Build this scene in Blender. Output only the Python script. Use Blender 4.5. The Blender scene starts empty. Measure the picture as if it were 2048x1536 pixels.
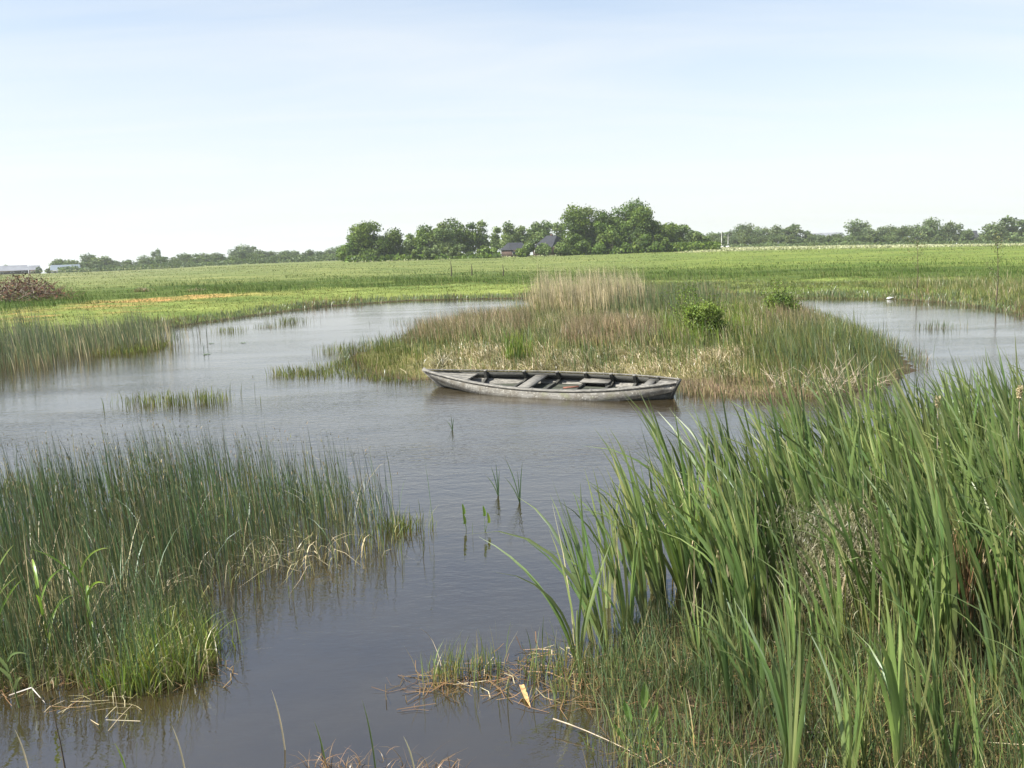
import bpy, math
import numpy as np
from mathutils import Matrix, Vector

R = math.radians
S = bpy.context.scene
COL = S.collection
rng = np.random.default_rng(7)

# ------------------------------------------------------------------ camera
F = 1750.0; CX, CY = 1024.0, 768.0; CAMH = 2.7
PITCH = math.atan((768 - 500) / F); ROLL = math.atan(0.030)
cam = bpy.data.cameras.new('camera'); camo = bpy.data.objects.new('camera', cam); COL.objects.link(camo)
cam.sensor_width = 36.0; cam.lens = 36.0 * F / 2048.0; cam.clip_end = 9000; cam.clip_start = 0.05
MW = Matrix.Translation((0, 0, CAMH)) @ Matrix.Rotation(R(90) - PITCH, 4, 'X') @ Matrix.Rotation(-ROLL, 4, 'Z')
camo.matrix_world = MW
S.camera = camo
M3 = np.array(MW.to_3x3())

# ------------------------------------------------------------------ light
SUN_EL, SUN_AZ = R(52), math.atan2(-0.90, -0.38)      # azimuth measured from +Y towards +X: high, from the left and a little behind the camera
w = bpy.data.worlds.new('World'); S.world = w; w.use_nodes = True
nt = w.node_tree; nt.nodes.clear()
out = nt.nodes.new('ShaderNodeOutputWorld'); bg = nt.nodes.new('ShaderNodeBackground')
sky = nt.nodes.new('ShaderNodeTexSky'); sky.sky_type = 'NISHITA'; sky.sun_disc = False
sky.sun_elevation = SUN_EL; sky.sun_rotation = SUN_AZ
sky.air_density = 1.0; sky.dust_density = 1.2; sky.ozone_density = 1.0; sky.altitude = 0
bg.inputs['Strength'].default_value = 0.095
tc = nt.nodes.new('ShaderNodeTexCoord')
sep = nt.nodes.new('ShaderNodeSeparateXYZ'); nt.links.new(tc.outputs['Generated'], sep.inputs[0])
# thin high cloud veil: a flat layer seen in perspective, thickest where the view runs longest through it
vd = nt.nodes.new('ShaderNodeMath'); vd.operation = 'MAXIMUM'; vd.inputs[1].default_value = 0.0
nt.links.new(sep.outputs['Z'], vd.inputs[0])
add = nt.nodes.new('ShaderNodeMath'); add.operation = 'ADD'; add.inputs[1].default_value = 0.10
nt.links.new(vd.outputs[0], add.inputs[0])
dx = nt.nodes.new('ShaderNodeMath'); dx.operation = 'DIVIDE'; nt.links.new(sep.outputs['X'], dx.inputs[0]); nt.links.new(add.outputs[0], dx.inputs[1])
dy = nt.nodes.new('ShaderNodeMath'); dy.operation = 'DIVIDE'; nt.links.new(sep.outputs['Y'], dy.inputs[0]); nt.links.new(add.outputs[0], dy.inputs[1])
cb = nt.nodes.new('ShaderNodeCombineXYZ'); nt.links.new(dx.outputs[0], cb.inputs[0]); nt.links.new(dy.outputs[0], cb.inputs[1])
mp = nt.nodes.new('ShaderNodeMapping'); mp.inputs['Rotation'].default_value = (0, 0, R(25)); mp.inputs['Scale'].default_value = (0.35, 1.1, 1)
nt.links.new(cb.outputs[0], mp.inputs[0])
nz = nt.nodes.new('ShaderNodeTexNoise'); nz.inputs['Scale'].default_value = 1.1; nz.inputs['Detail'].default_value = 6; nz.inputs['Roughness'].default_value = 0.55
nz.inputs['Distortion'].default_value = 0.6
nt.links.new(mp.outputs[0], nz.inputs['Vector'])
mr = nt.nodes.new('ShaderNodeMapRange'); mr.inputs[1].default_value = 0.42; mr.inputs[2].default_value = 0.75; mr.inputs[3].default_value = 0.0; mr.inputs[4].default_value = 0.32
nt.links.new(nz.outputs['Fac'], mr.inputs[0])
lo = nt.nodes.new('ShaderNodeMapRange'); lo.inputs[1].default_value = 0.0; lo.inputs[2].default_value = 0.36; lo.inputs[3].default_value = 0.88; lo.inputs[4].default_value = 0.10
nt.links.new(vd.outputs[0], lo.inputs[0])
sm = nt.nodes.new('ShaderNodeMath'); sm.operation = 'ADD'; sm.use_clamp = True
nt.links.new(mr.outputs[0], sm.inputs[0]); nt.links.new(lo.outputs[0], sm.inputs[1])
mx = nt.nodes.new('ShaderNodeMix'); mx.data_type = 'RGBA'
nt.links.new(sm.outputs[0], mx.inputs[0]); nt.links.new(sky.outputs[0], mx.inputs[6])
VEIL = (4.65, 4.80, 4.86, 1)
mx.inputs[7].default_value = VEIL
nt.links.new(mx.outputs[2], bg.inputs[0]); nt.links.new(bg.outputs[0], out.inputs[0])

sd_ = bpy.data.lights.new('sun', 'SUN'); sd_.energy = 5.0; sd_.angle = R(0.6); sd_.color = (1, 0.955, 0.88)
suno = bpy.data.objects.new('sun', sd_); COL.objects.link(suno)
tosun = Vector((math.sin(SUN_AZ) * math.cos(SUN_EL), math.cos(SUN_AZ) * math.cos(SUN_EL), math.sin(SUN_EL)))
suno.rotation_euler = tosun.to_track_quat('Z', 'Y').to_euler(); suno.location = (-30, 10, 40)

S.view_settings.view_transform = 'Standard'; S.view_settings.look = 'None'
S.view_settings.gamma = 1; S.view_settings.exposure = 1.12; S.view_settings.use_curve_mapping = False
S.render.engine = 'CYCLES'
S.cycles.max_bounces = 8; S.cycles.transparent_max_bounces = 8; S.cycles.volume_bounces = 1
S.cycles.use_denoising = True; S.cycles.sample_clamp_direct = 2.5; S.cycles.sample_clamp_indirect = 2.0

# ------------------------------------------------------------------ helpers
def ray(px, py):
    d = np.array([(px - CX) / F, -(py - CY) / F, -1.0]); return M3 @ d
def at(px, py, z=0.0):
    d = ray(px, py); t = (z - CAMH) / d[2]; return np.array([d[0] * t, d[1] * t, z])
def atD(px, D):
    """point on the ground, px measured on the horizon, D metres off"""
    hy = 500 + (1024 - px) * 0.030
    d = ray(px, hy); d = d / math.hypot(d[0], d[1]); return d[0] * D, d[1] * D
def poly(pts): return np.array([at(x, y)[:2] for x, y in pts])
def inpoly(P, pg):
    x, y = P[:, 0], P[:, 1]; c = np.zeros(len(P), bool); n = len(pg)
    for i in range(n):
        x1, y1 = pg[i]; x2, y2 = pg[(i + 1) % n]
        if y1 == y2: continue
        c ^= ((y1 > y) != (y2 > y)) & (x < (x2 - x1) * (y - y1) / (y2 - y1) + x1)
    return c
def dist(P, pg):
    d = np.full(len(P), 1e9)
    for i in range(len(pg)):
        a = pg[i]; b = pg[(i + 1) % len(pg)]; ab = b - a
        t = np.clip(((P - a) @ ab) / (ab @ ab), 0, 1)
        d = np.minimum(d, np.hypot(*(P - a - t[:, None] * ab).T))
    return d
def smooth(x, a, b):
    t = np.clip((x - a) / (b - a), 0, 1); return t * t * (3 - 2 * t)
def wob(x, y, s=1.0, k=0):
    x = np.asarray(x) * s; y = np.asarray(y) * s
    return (np.sin(x * 1.3 + y * 0.7 + k) + np.sin(-x * 0.8 + y * 1.9 + 2.1 + k * 1.7) + np.sin(x * 2.9 - y * 2.3 + 4 + k * .6) * .6
            + np.sin(x * 5.1 + y * 4.3 + 1 + k) * .35) / 2.95

# pond outline (mainland shore) and island
SH = [(-60, 712), (0, 700), (110, 690), (250, 668), (360, 652), (500, 632), (640, 613), (820, 601), (1000, 597), (1200, 594), (1420, 596), (1600, 595),
      (1780, 598), (1900, 605), (1990, 618), (2060, 634)]
pond = [tuple(at(x, y)[:2]) for x, y in SH] + [(22, 22), (24, 16), (19, 10), (12, 7.2)]
pond += [tuple(at(x, y)[:2]) for x, y in [(2300, 1250), (2048, 1300), (1800, 1330), (1600, 1340), (1400, 1330), (1250, 1330), (1180, 1390), (1210, 1480), (1260, 1560)]]
pond += [(0.7, 3.75), tuple(at(850, 1560)[:2]), tuple(at(760, 1520)[:2]), tuple(at(640, 1545)[:2]), (-1.6, 3.7), (-3, 3.3), (-6, 3.2), (-10, 4.5), (-16, 8), (-23, 14), (-25, 22)]
pond = np.array(pond)
isl = poly([(690, 714), (760, 694), (830, 672), (920, 652), (1040, 630), (1180, 617), (1320, 611), (1450, 611), (1560, 617), (1640, 634), (1720, 668),
            (1800, 702), (1835, 740), (1780, 772), (1650, 795), (1500, 792), (1400, 768), (1300, 762), (1100, 757), (900, 757), (820, 762), (740, 750)])
marsh = poly([(1130, 1330), (1180, 1230), (1260, 1160), (1400, 1120), (1600, 1050), (1800, 1005), (2048, 960), (2500, 930), (2900, 1500), (2100, 1900), (1250, 1750), (1230, 1500), (1150, 1400)])

def dirpx(x, y):
    """pixel column on the horizon of a ground point (for the lie of the far land)"""
    a = np.arctan2(x, np.maximum(y, .01)); return CX + F * np.tan(np.clip(a, -1.2, 1.2))
LX = np.array([-2000, 0, 150, 300, 480, 680, 900, 1130, 1250, 1450, 1750, 2048, 4000.])
LY = np.array([20, 547, 543.5, 538, 528.5, 521, 514, 508, 503.5, 494.5, 489.5, 487.5, 20])
LK = LY - (500 + (1024 - LX) * 0.030); LK[0] = LK[1]; LK[-1] = LK[-2]
def sdist(P):
    """>0 on land: metres to the waterline"""
    di = dist(P, isl); ii = inpoly(P, isl); dp = dist(P, pond); ip = inpoly(P, pond)
    return np.where(ii, di, np.where(ip, -np.minimum(di, dp), dp)), ii
def ground_z(x, y):
    x = np.atleast_1d(np.asarray(x, float)); y = np.atleast_1d(np.asarray(y, float)); P = np.stack([x, y], 1)
    s, ii = sdist(P)
    n = wob(x, y, .5)
    land = 0.03 + 0.30 * smooth(s, 0, 3.0) + 0.09 * n * smooth(s, .5, 6) + .05 * wob(x, y, 2.2, 3) * smooth(s, .2, 2)
    isle = 0.02 + 0.25 * smooth(s, 0, 2.2) + .05 * wob(x, y, 1.7, 5) * smooth(s, 0, 1)
    wat = -0.05 - 0.55 * smooth(-s, 0, 2.5)
    z = np.where(s > 0, np.where(ii, isle, land), wat)
    dm = dist(P, marsh); im = inpoly(P, marsh)
    mz = -0.012 + 0.045 * wob(x, y, 2.6, 2)
    z = np.where(im & (y < 12), mz, z)
    z = np.where(im & (y < 12) & (dm < .35), mz - .1 * (1 - dm / .35), z)
    D = np.hypot(x, y)
    k = np.interp(dirpx(x, y), LX, LK) / F
    far = CAMH - D * k * 1.0
    t = smooth(D, 90, 380)
    return z * (1 - t) + far * t
def gz(x, y): return float(ground_z(x, y)[0])

def mesh_obj(name, V, Fq, mat, parent=None, attrs=None, smooth_=False, link=True):
    me = bpy.data.meshes.new(name)
    V = np.asarray(V, np.float32); Fq = np.asarray(Fq, np.int32)
    nf, k = Fq.shape
    me.vertices.add(len(V)); me.vertices.foreach_set('co', V.ravel())
    me.loops.add(nf * k); me.loops.foreach_set('vertex_index', Fq.ravel())
    me.polygons.add(nf); me.polygons.foreach_set('loop_start', np.arange(0, nf * k, k, dtype=np.int32))
    me.polygons.foreach_set('loop_total', np.full(nf, k, np.int32))
    if smooth_: me.polygons.foreach_set('use_smooth', np.ones(nf, bool))
    for nm, a in (attrs or {}).items():
        a = np.asarray(a, np.float32)
        if a.ndim == 1: at_ = me.attributes.new(nm, 'FLOAT', 'POINT'); at_.data.foreach_set('value', a)
        else: at_ = me.attributes.new(nm, 'FLOAT_COLOR', 'POINT'); at_.data.foreach_set('color', a.ravel())
    me.update(); me.validate()
    if mat: me.materials.append(mat)
    o = bpy.data.objects.new(name, me)
    if link: COL.objects.link(o)
    if parent: o.parent = parent
    return o
def tag(o, label=None, cat=None, group=None, kind=None):
    if label: o['label'] = label
    if cat: o['category'] = cat
    if group: o['group'] = group
    if kind: o['kind'] = kind
    return o
def empty(name, loc, rz=0):
    o = bpy.data.objects.new(name, None); o.empty_display_size = .3; COL.objects.link(o); o.location = loc; o.rotation_euler = (0, 0, rz); return o

# ------------------------------------------------------------------ materials
def newmat(name):
    m = bpy.data.materials.new(name); m.use_nodes = True; m.node_tree.nodes.clear(); return m, m.node_tree
def N(t, typ, **kw):
    n = t.nodes.new(typ)
    for k, v in kw.items(): setattr(n, k, v)
    return n
def mixrgb(t, fac, a, b, blend='MIX'):
    m = N(t, 'ShaderNodeMix', data_type='RGBA', blend_type=blend)
    for i, v in ((0, fac), (6, a), (7, b)):
        if hasattr(v, 'links') or isinstance(v, bpy.types.NodeSocket): t.links.new(v, m.inputs[i])
        else: m.inputs[i].default_value = v if i == 0 else (*v[:3], 1)
    return m.outputs[2]
def noise(t, scale, detail=3, vec=None, rough=.55):
    n = N(t, 'ShaderNodeTexNoise'); n.inputs['Scale'].default_value = scale; n.inputs['Detail'].default_value = detail; n.inputs['Roughness'].default_value = rough
    if vec is not None: t.links.new(vec, n.inputs['Vector'])
    return n.outputs['Fac']
def ramp(t, fac, a, b, c=0., d=1.):
    m = N(t, 'ShaderNodeMapRange'); t.links.new(fac, m.inputs[0])
    for i, v in enumerate((a, b, c, d)): m.inputs[i + 1].default_value = v
    return m.outputs[0]
def leafmat(name, base, mid, tip, alt, transl=.35, gloss=.10, rough=.38, altrange=(.55, 1.), patch=None, tone=1.3):
    """blade colour runs base > mid > tip along the blade; single blades lean towards alt"""
    m, t = newmat(name)
    o = N(t, 'ShaderNodeOutputMaterial')
    a_t = N(t, 'ShaderNodeAttribute', attribute_name='t').outputs['Fac']; a_r = N(t, 'ShaderNodeAttribute', attribute_name='rnd').outputs['Fac']
    oi = N(t, 'ShaderNodeObjectInfo').outputs['Random']
    c = mixrgb(t, ramp(t, a_t, 0.0, .35), base, mid); c = mixrgb(t, ramp(t, a_t, .7, 1.), c, tip)
    c = mixrgb(t, ramp(t, a_r, altrange[0], altrange[1]), c, alt)
    geo = N(t, 'ShaderNodeNewGeometry')
    if patch:
        c = mixrgb(t, ramp(t, noise(t, patch[1], 3, geo.outputs['Position']), .45, .62, 0, patch[2]), c, patch[0])
    c = mixrgb(t, 1., c, mixrgb(t, ramp(t, noise(t, tone, 4, geo.outputs['Position'], .65), .34, .66), (.62, .66, .62), (1.38, 1.30, 1.20)), 'MULTIPLY')
    hsv = N(t, 'ShaderNodeHueSaturation'); t.links.new(c, hsv.inputs['Color'])
    fr = N(t, 'ShaderNodeMath', operation='MULTIPLY'); t.links.new(a_r, fr.inputs[0]); fr.inputs[1].default_value = 17.3
    ff = N(t, 'ShaderNodeMath', operation='FRACT'); t.links.new(fr.outputs[0], ff.inputs[0])
    t.links.new(ramp(t, ff.outputs[0], 0, 1, .65, 1.35), hsv.inputs['Value'])
    hh = N(t, 'ShaderNodeMath', operation='FRACT'); ad = N(t, 'ShaderNodeMath', operation='ADD'); t.links.new(a_r, ad.inputs[0]); t.links.new(oi, ad.inputs[1])
    t.links.new(ad.outputs[0], hh.inputs[0]); t.links.new(ramp(t, hh.outputs[0], 0, 1, .485, .515), hsv.inputs['Hue'])
    col = hsv.outputs[0]
    d = N(t, 'ShaderNodeBsdfDiffuse'); tr = N(t, 'ShaderNodeBsdfTranslucent'); g = N(t, 'ShaderNodeBsdfGlossy'); g.inputs['Roughness'].default_value = rough
    g.inputs['Color'].default_value = (.9, .95, 1, 1)
    t.links.new(col, d.inputs[0]); trc = mixrgb(t, .5, col, (1.15, 1.2, .5), 'MULTIPLY')
    t.links.new(trc, tr.inputs[0])
    m1 = N(t, 'ShaderNodeMixShader'); m1.inputs[0].default_value = transl; t.links.new(d.outputs[0], m1.inputs[1]); t.links.new(tr.outputs[0], m1.inputs[2])
    m2 = N(t, 'ShaderNodeMixShader'); m2.inputs[0].default_value = gloss; t.links.new(m1.outputs[0], m2.inputs[1]); t.links.new(g.outputs[0], m2.inputs[2])
    t.links.new(m2.outputs[0], o.inputs[0])
    return m
def plainmat(name, col, rough=.8, var=.3, scale=3., bump=.0, col2=None, stretch=None, spec=.3):
    m, t = newmat(name); o = N(t, 'ShaderNodeOutputMaterial'); b = N(t, 'ShaderNodeBsdfPrincipled'); b.inputs['Roughness'].default_value = rough
    b.inputs['Specular IOR Level'].default_value = spec
    tc = N(t, 'ShaderNodeTexCoord').outputs['Object']
    if stretch:
        mp = N(t, 'ShaderNodeMapping'); mp.inputs['Scale'].default_value = stretch; t.links.new(tc, mp.inputs[0]); tc = mp.outputs[0]
    n = noise(t, scale, 6, tc, .65)
    c2 = col2 or tuple(v * (1 - var) for v in col)
    c = mixrgb(t, ramp(t, n, .35, .65), c2, col)
    t.links.new(c, b.inputs['Base Color'])
    if bump:
        bp = N(t, 'ShaderNodeBump'); bp.inputs['Strength'].default_value = bump; bp.inputs['Distance'].default_value = .02; t.links.new(n, bp.inputs['Height']); t.links.new(bp.outputs[0], b.inputs['Normal'])
    t.links.new(b.outputs[0], o.inputs[0]); return m

M = {}
M['rush'] = leafmat('rush_green', (.15, .15, .05), (.066, .115, .042), (.095, .11, .058), (.19, .16, .08), transl=.18, gloss=.05, rough=.5, altrange=(.66, 1.))
M['cattail'] = leafmat('cattail_leaf', (.19, .20, .07), (.115, .185, .048), (.16, .20, .072), (.22, .24, .09), transl=.28, gloss=.06, rough=.5, altrange=(.6, 1.))
M['sedge'] = leafmat('sedge_green', (.13, .12, .04), (.105, .155, .045), (.135, .16, .05), (.24, .20, .08), transl=.3, gloss=.04, rough=.5, altrange=(.5, 1.))
M['bright'] = leafmat('bright_grass', (.16, .17, .03), (.15, .23, .03), (.20, .25, .05), (.24, .20, .06), transl=.38, gloss=.05, altrange=(.75, 1.))
M['straw'] = leafmat('straw_blade', (.24, .20, .11), (.45, .39, .26), (.54, .48, .35), (.24, .23, .10), transl=.25, gloss=.04, altrange=(.6, 1.))
M['litter'] = leafmat('dead_litter', (.12, .075, .04), (.19, .125, .065), (.27, .19, .11), (.09, .06, .03), transl=.1, gloss=.03, altrange=(.5, 1.))
M['brown'] = leafmat('brown_dead_rush', (.13, .12, .06), (.27, .205, .135), (.38, .29, .21), (.15, .17, .06), transl=.2, gloss=.03, altrange=(.55, 1.))
M['palereed'] = leafmat('pale_reed', (.19, .18, .08), (.42, .35, .24), (.56, .48, .37), (.16, .19, .06), transl=.25, gloss=.04, altrange=(.5, 1.))
M['meadow'] = leafmat('meadow_blade', (.06, .09, .02), (.080, .135, .026), (.13, .17, .05), (.17, .17, .07), transl=.3, gloss=.008, rough=.8, altrange=(.7, 1.), patch=((.05, .09, .02), .16, .6))
M['field'] = leafmat('field_blade', (.09, .125, .035), (.115, .155, .048), (.16, .185, .08), (.21, .20, .10), transl=.3, gloss=.008, rough=.8, altrange=(.6, 1.), tone=.12)
M['bank'] = leafmat('bank_blade', (.10, .12, .035), (.130, .165, .042), (.17, .19, .065), (.24, .20, .09), transl=.3, gloss=.008, rough=.8, altrange=(.65, 1.))
M['reedgreen'] = leafmat('reed_green', (.14, .12, .06), (.085, .13, .045), (.12, .15, .07), (.25, .20, .12), transl=.25, gloss=.08, altrange=(.6, 1.))
M['parsley'] = leafmat('white_umbels', (.12, .16, .05), (.36, .38, .25), (.50, .51, .40), (.2, .25, .08), transl=.2, gloss=.008, rough=.8, altrange=(.5, 1.))
M['treeleaf'] = leafmat('tree_leaf', (.095, .155, .022), (.115, .180, .024), (.150, .215, .034), (.062, .105, .018), transl=.4, gloss=.02, rough=.6, altrange=(.3, 1.), tone=.25)
M['treelight'] = leafmat('willow_leaf', (.12, .175, .045), (.145, .20, .058), (.175, .225, .075), (.09, .14, .038), transl=.35, gloss=.02, rough=.6, altrange=(.3, 1.), tone=.25)
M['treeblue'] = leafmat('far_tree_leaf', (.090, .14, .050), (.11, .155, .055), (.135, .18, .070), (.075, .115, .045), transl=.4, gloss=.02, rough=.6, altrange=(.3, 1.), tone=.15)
M['shrub'] = leafmat('shrub_leaf', (.10, .15, .025), (.15, .22, .035), (.19, .26, .06), (.06, .10, .02), transl=.38, gloss=.02, rough=.6, altrange=(.6, 1.))
M['bark'] = plainmat('bark', (.11, .085, .06), .9, .5, 8)
M['twig'] = plainmat('bleached_twig', (.52, .43, .31), .8, .45, 14)
M['redtwig'] = plainmat('rusty_brushwood', (.20, .10, .065), .9, .6, 6, col2=(.09, .065, .05))
M['greytwig'] = plainmat('grey_brushwood', (.38, .33, .26), .9, .6, 6, col2=(.13, .10, .08))
M['roof'] = plainmat('dark_thatch', (.035, .038, .046), .85, .4, 1.2)
M['barnroof'] = plainmat('grey_sheet_roof', (.20, .21, .23), .6, .3, .4)
M['brick'] = plainmat('brick_wall', (.11, .075, .06), .9, .4, 2.)
M['white'] = plainmat('white_paint', (.75, .75, .73), .5, .1, 2.)
M['glass'] = plainmat('window_glass', (.03, .035, .04), .1, .2, 1., spec=.6)
M['greenhouse'] = plainmat('greenhouse_glazing', (.17, .20, .22), .25, .2, .3, spec=.6)
M['post'] = plainmat('post_wood', (.09, .075, .055), .9, .5, 12)

def ground_material():
    m, t = newmat('ground_earth_and_grass'); o = N(t, 'ShaderNodeOutputMaterial'); b = N(t, 'ShaderNodeBsdfPrincipled'); b.inputs['Roughness'].default_value = .95
    b.inputs['Specular IOR Level'].default_value = .1
    c = N(t, 'ShaderNodeAttribute', attribute_name='gcol').outputs['Color']
    pos = N(t, 'ShaderNodeNewGeometry').outputs['Position']
    mp = N(t, 'ShaderNodeMapping'); mp.inputs['Scale'].default_value = (.05, .09, .1); t.links.new(pos, mp.inputs[0])
    n1 = noise(t, 1.0, 8, mp.outputs[0], .7); n2 = noise(t, 2.2, 6, pos, .7); n3 = noise(t, 14., 4, pos, .7)
    c = mixrgb(t, 1., c, mixrgb(t, ramp(t, n1, .35, .65), (.66, .76, .70), (1.34, 1.20, 1.25)), 'MULTIPLY')
    c = mixrgb(t, 1., c, mixrgb(t, ramp(t, n2, .3, .7), (.7, .75, .7), (1.3, 1.22, 1.25)), 'MULTIPLY')
    c = mixrgb(t, 1., c, mixrgb(t, ramp(t, n3, .3, .7), (.65, .65, .65), (1.35, 1.3, 1.25)), 'MULTIPLY')
    mp2 = N(t, 'ShaderNodeMapping'); mp2.inputs['Scale'].default_value = (.12, .5, .3); t.links.new(pos, mp2.inputs[0])
    c = mixrgb(t, 1., c, mixrgb(t, ramp(t, noise(t, 1., 6, mp2.outputs[0], .7), .35, .65), (.78, .80, .78), (1.22, 1.2, 1.25)), 'MULTIPLY')
    t.links.new(c, b.inputs['Base Color'])
    bp = N(t, 'ShaderNodeBump'); bp.inputs['Strength'].default_value = .8; bp.inputs['Distance'].default_value = .15; t.links.new(n2, bp.inputs['Height']); t.links.new(bp.outputs[0], b.inputs['Normal'])
    t.links.new(b.outputs[0], o.inputs[0]); return m
def water_material():
    m, t = newmat('pond_water'); o = N(t, 'ShaderNodeOutputMaterial'); b = N(t, 'ShaderNodeBsdfPrincipled')
    b.inputs['IOR'].default_value = 2.5; b.inputs['Roughness'].default_value = .03
    pos = N(t, 'ShaderNodeNewGeometry').outputs['Position']
    c = mixrgb(t, ramp(t, noise(t, .8, 4, pos), .35, .65), (.023, .017, .008), (.033, .025, .011)); t.links.new(c, b.inputs['Base Color'])
    def wave(sx, sy, rot, detail):
        mp = N(t, 'ShaderNodeMapping'); mp.inputs['Scale'].default_value = (sx, sy, 1); mp.inputs['Rotation'].default_value = (0, 0, rot); t.links.new(pos, mp.inputs[0])
        return noise(t, 1., detail, mp.outputs[0], .55)
    a = wave(4.5, 9., R(-20), 3); bb = wave(13, 26., R(12), 2); big = wave(.16, .5, R(-8), 3)
    s1 = N(t, 'ShaderNodeMath', operation='MULTIPLY_ADD'); t.links.new(bb, s1.inputs[0]); s1.inputs[1].default_value = .45; t.links.new(a, s1.inputs[2])
    # gusts: rippled and calmer patches, calmer close to the near bank
    sp = N(t, 'ShaderNodeSeparateXYZ'); t.links.new(pos, sp.inputs[0])
    mlt = N(t, 'ShaderNodeMath', operation='MULTIPLY'); t.links.new(ramp(t, big, .38, .62, .35, 1.), mlt.inputs[0]); m3 = N(t, 'ShaderNodeMath', operation='MULTIPLY'); t.links.new(ramp(t, sp.outputs['Y'], 5., 12., .25, 1.), m3.inputs[0]); t.links.new(ramp(t, sp.outputs['Y'], 14., 34., 1., .30), m3.inputs[1]); t.links.new(m3.outputs[0], mlt.inputs[1])
    h = N(t, 'ShaderNodeMath', operation='MULTIPLY'); t.links.new(s1.outputs[0], h.inputs[0]); t.links.new(mlt.outputs[0], h.inputs[1])
    bp = N(t, 'ShaderNodeBump'); bp.inputs['Strength'].default_value = 1.; bp.inputs['Distance'].default_value = .012; t.links.new(h.outputs[0], bp.inputs['Height']); t.links.new(bp.outputs[0], b.inputs['Normal'])
    t.links.new(b.outputs[0], o.inputs[0]); return m
M['ground'] = ground_material(); M['water'] = water_material()

# ------------------------------------------------------------------ ground and water
def axis(lo, hi, step, far, g=1.13):
    a = list(np.arange(lo, hi + 1e-6, step)); s = step
    while a[-1] < far: s *= g; a.append(a[-1] + s)
    s = step
    while a[0] > -far: s *= g; a.insert(0, a[0] - s)
    return np.array(a)
xs = axis(-26, 26, .22, 2600); ys = axis(2, 66, .22, 2600); ys = ys[ys > -60]
gx, gy = np.meshgrid(xs, ys); gx = gx.ravel(); gy = gy.ravel()
zz = ground_z(gx, gy)
P2 = np.stack([gx, gy], 1); s_, ii_ = sdist(P2); im_ = inpoly(P2, marsh) & (gy < 12)
D_ = np.hypot(gx, gy); pxc = dirpx(gx, gy)
def C(*v): return np.array(v)[None, :]
nn = wob(gx, gy, .35, 1) * .5 + wob(gx, gy, 1.1, 4) * .5
field = C(.125, .160, .050) * np.ones((len(gx), 1))
fl = smooth(-pxc, -900, 0)[:, None] * smooth(D_, 60, 200)[:, None]; field = field * (1 - fl) + C(.150, .175, .078) * fl      # greyer seeding grass on the left
fr = smooth(pxc, 1100, 1500)[:, None]; field = field * (1 - fr) + C(.118, .165, .036) * fr
roughg = C(.070, .105, .024)
strip = C(.135, .182, .046)
orange = C(.42, .25, .10)
mud = C(.060, .046, .030)
edge = s_ + 1.6 * nn
wst = np.where(pxc < 700, 17, 13)
k1 = (smooth(edge, wst - 1.5, wst + .5) * (1 - smooth(edge, wst + 16, wst + 34)))[:, None]
kst = (1 - smooth(edge, wst - 1.5, wst + .5))[:, None]
gc = field * (1 - k1) + roughg * k1; gc = gc * (1 - kst) + strip * kst
ko = (np.exp(-((pxc - 330) / 150) ** 2) * smooth(s_, 9, 12) * (1 - smooth(s_, 14.5, 18)) * smooth(nn, -.6, .3))[:, None]
gc = gc * (1 - ko) + orange * ko
kmix = (np.exp(-((pxc - 150) / 260) ** 2) * smooth(s_, 3, 8) * (1 - smooth(s_, 12, 19)) * smooth(wob(gx, gy, .9, 9), -.1, .7) * .55)[:, None]
gc = gc * (1 - kmix) + orange * .8 * kmix
kp = ((pxc > 1360) * smooth(D_, 214, 222) * (1 - smooth(D_, 400, 420)))[:, None] * .75
gc = gc * (1 - kp) + C(.36, .35, .22) * kp
gc = np.where(ii_[:, None], C(.12, .12, .05), gc)
km = (1 - smooth(s_, .05, .5))[:, None]; gc = gc * (1 - km) + mud * km
gc = np.where(im_[:, None], mud * (1 + .3 * nn[:, None]), gc)
gcol = np.concatenate([np.clip(gc, .01, 1), np.ones((len(gx), 1))], 1)
nx, ny = len(xs), len(ys)
idx = np.arange(nx * ny).reshape(ny, nx)
Fq = np.stack([idx[:-1, :-1].ravel(), idx[:-1, 1:].ravel(), idx[1:, 1:].ravel(), idx[1:, :-1].ravel()], 1)
tag(mesh_obj('ground', np.stack([gx, gy, zz], 1), Fq, M['ground'], attrs={'gcol': gcol}, smooth_=True), 'flat green polder meadow and pond banks', kind='structure')
wv = np.array([(-48, 1.0, 0), (48, 1.0, 0), (48, 74, 0), (-48, 74, 0)])
tag(mesh_obj('water', wv, np.array([[0, 1, 2, 3]]), M['water']), 'wind rippled pond water reflecting the pale sky', kind='structure')
DMG = dict()

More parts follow.
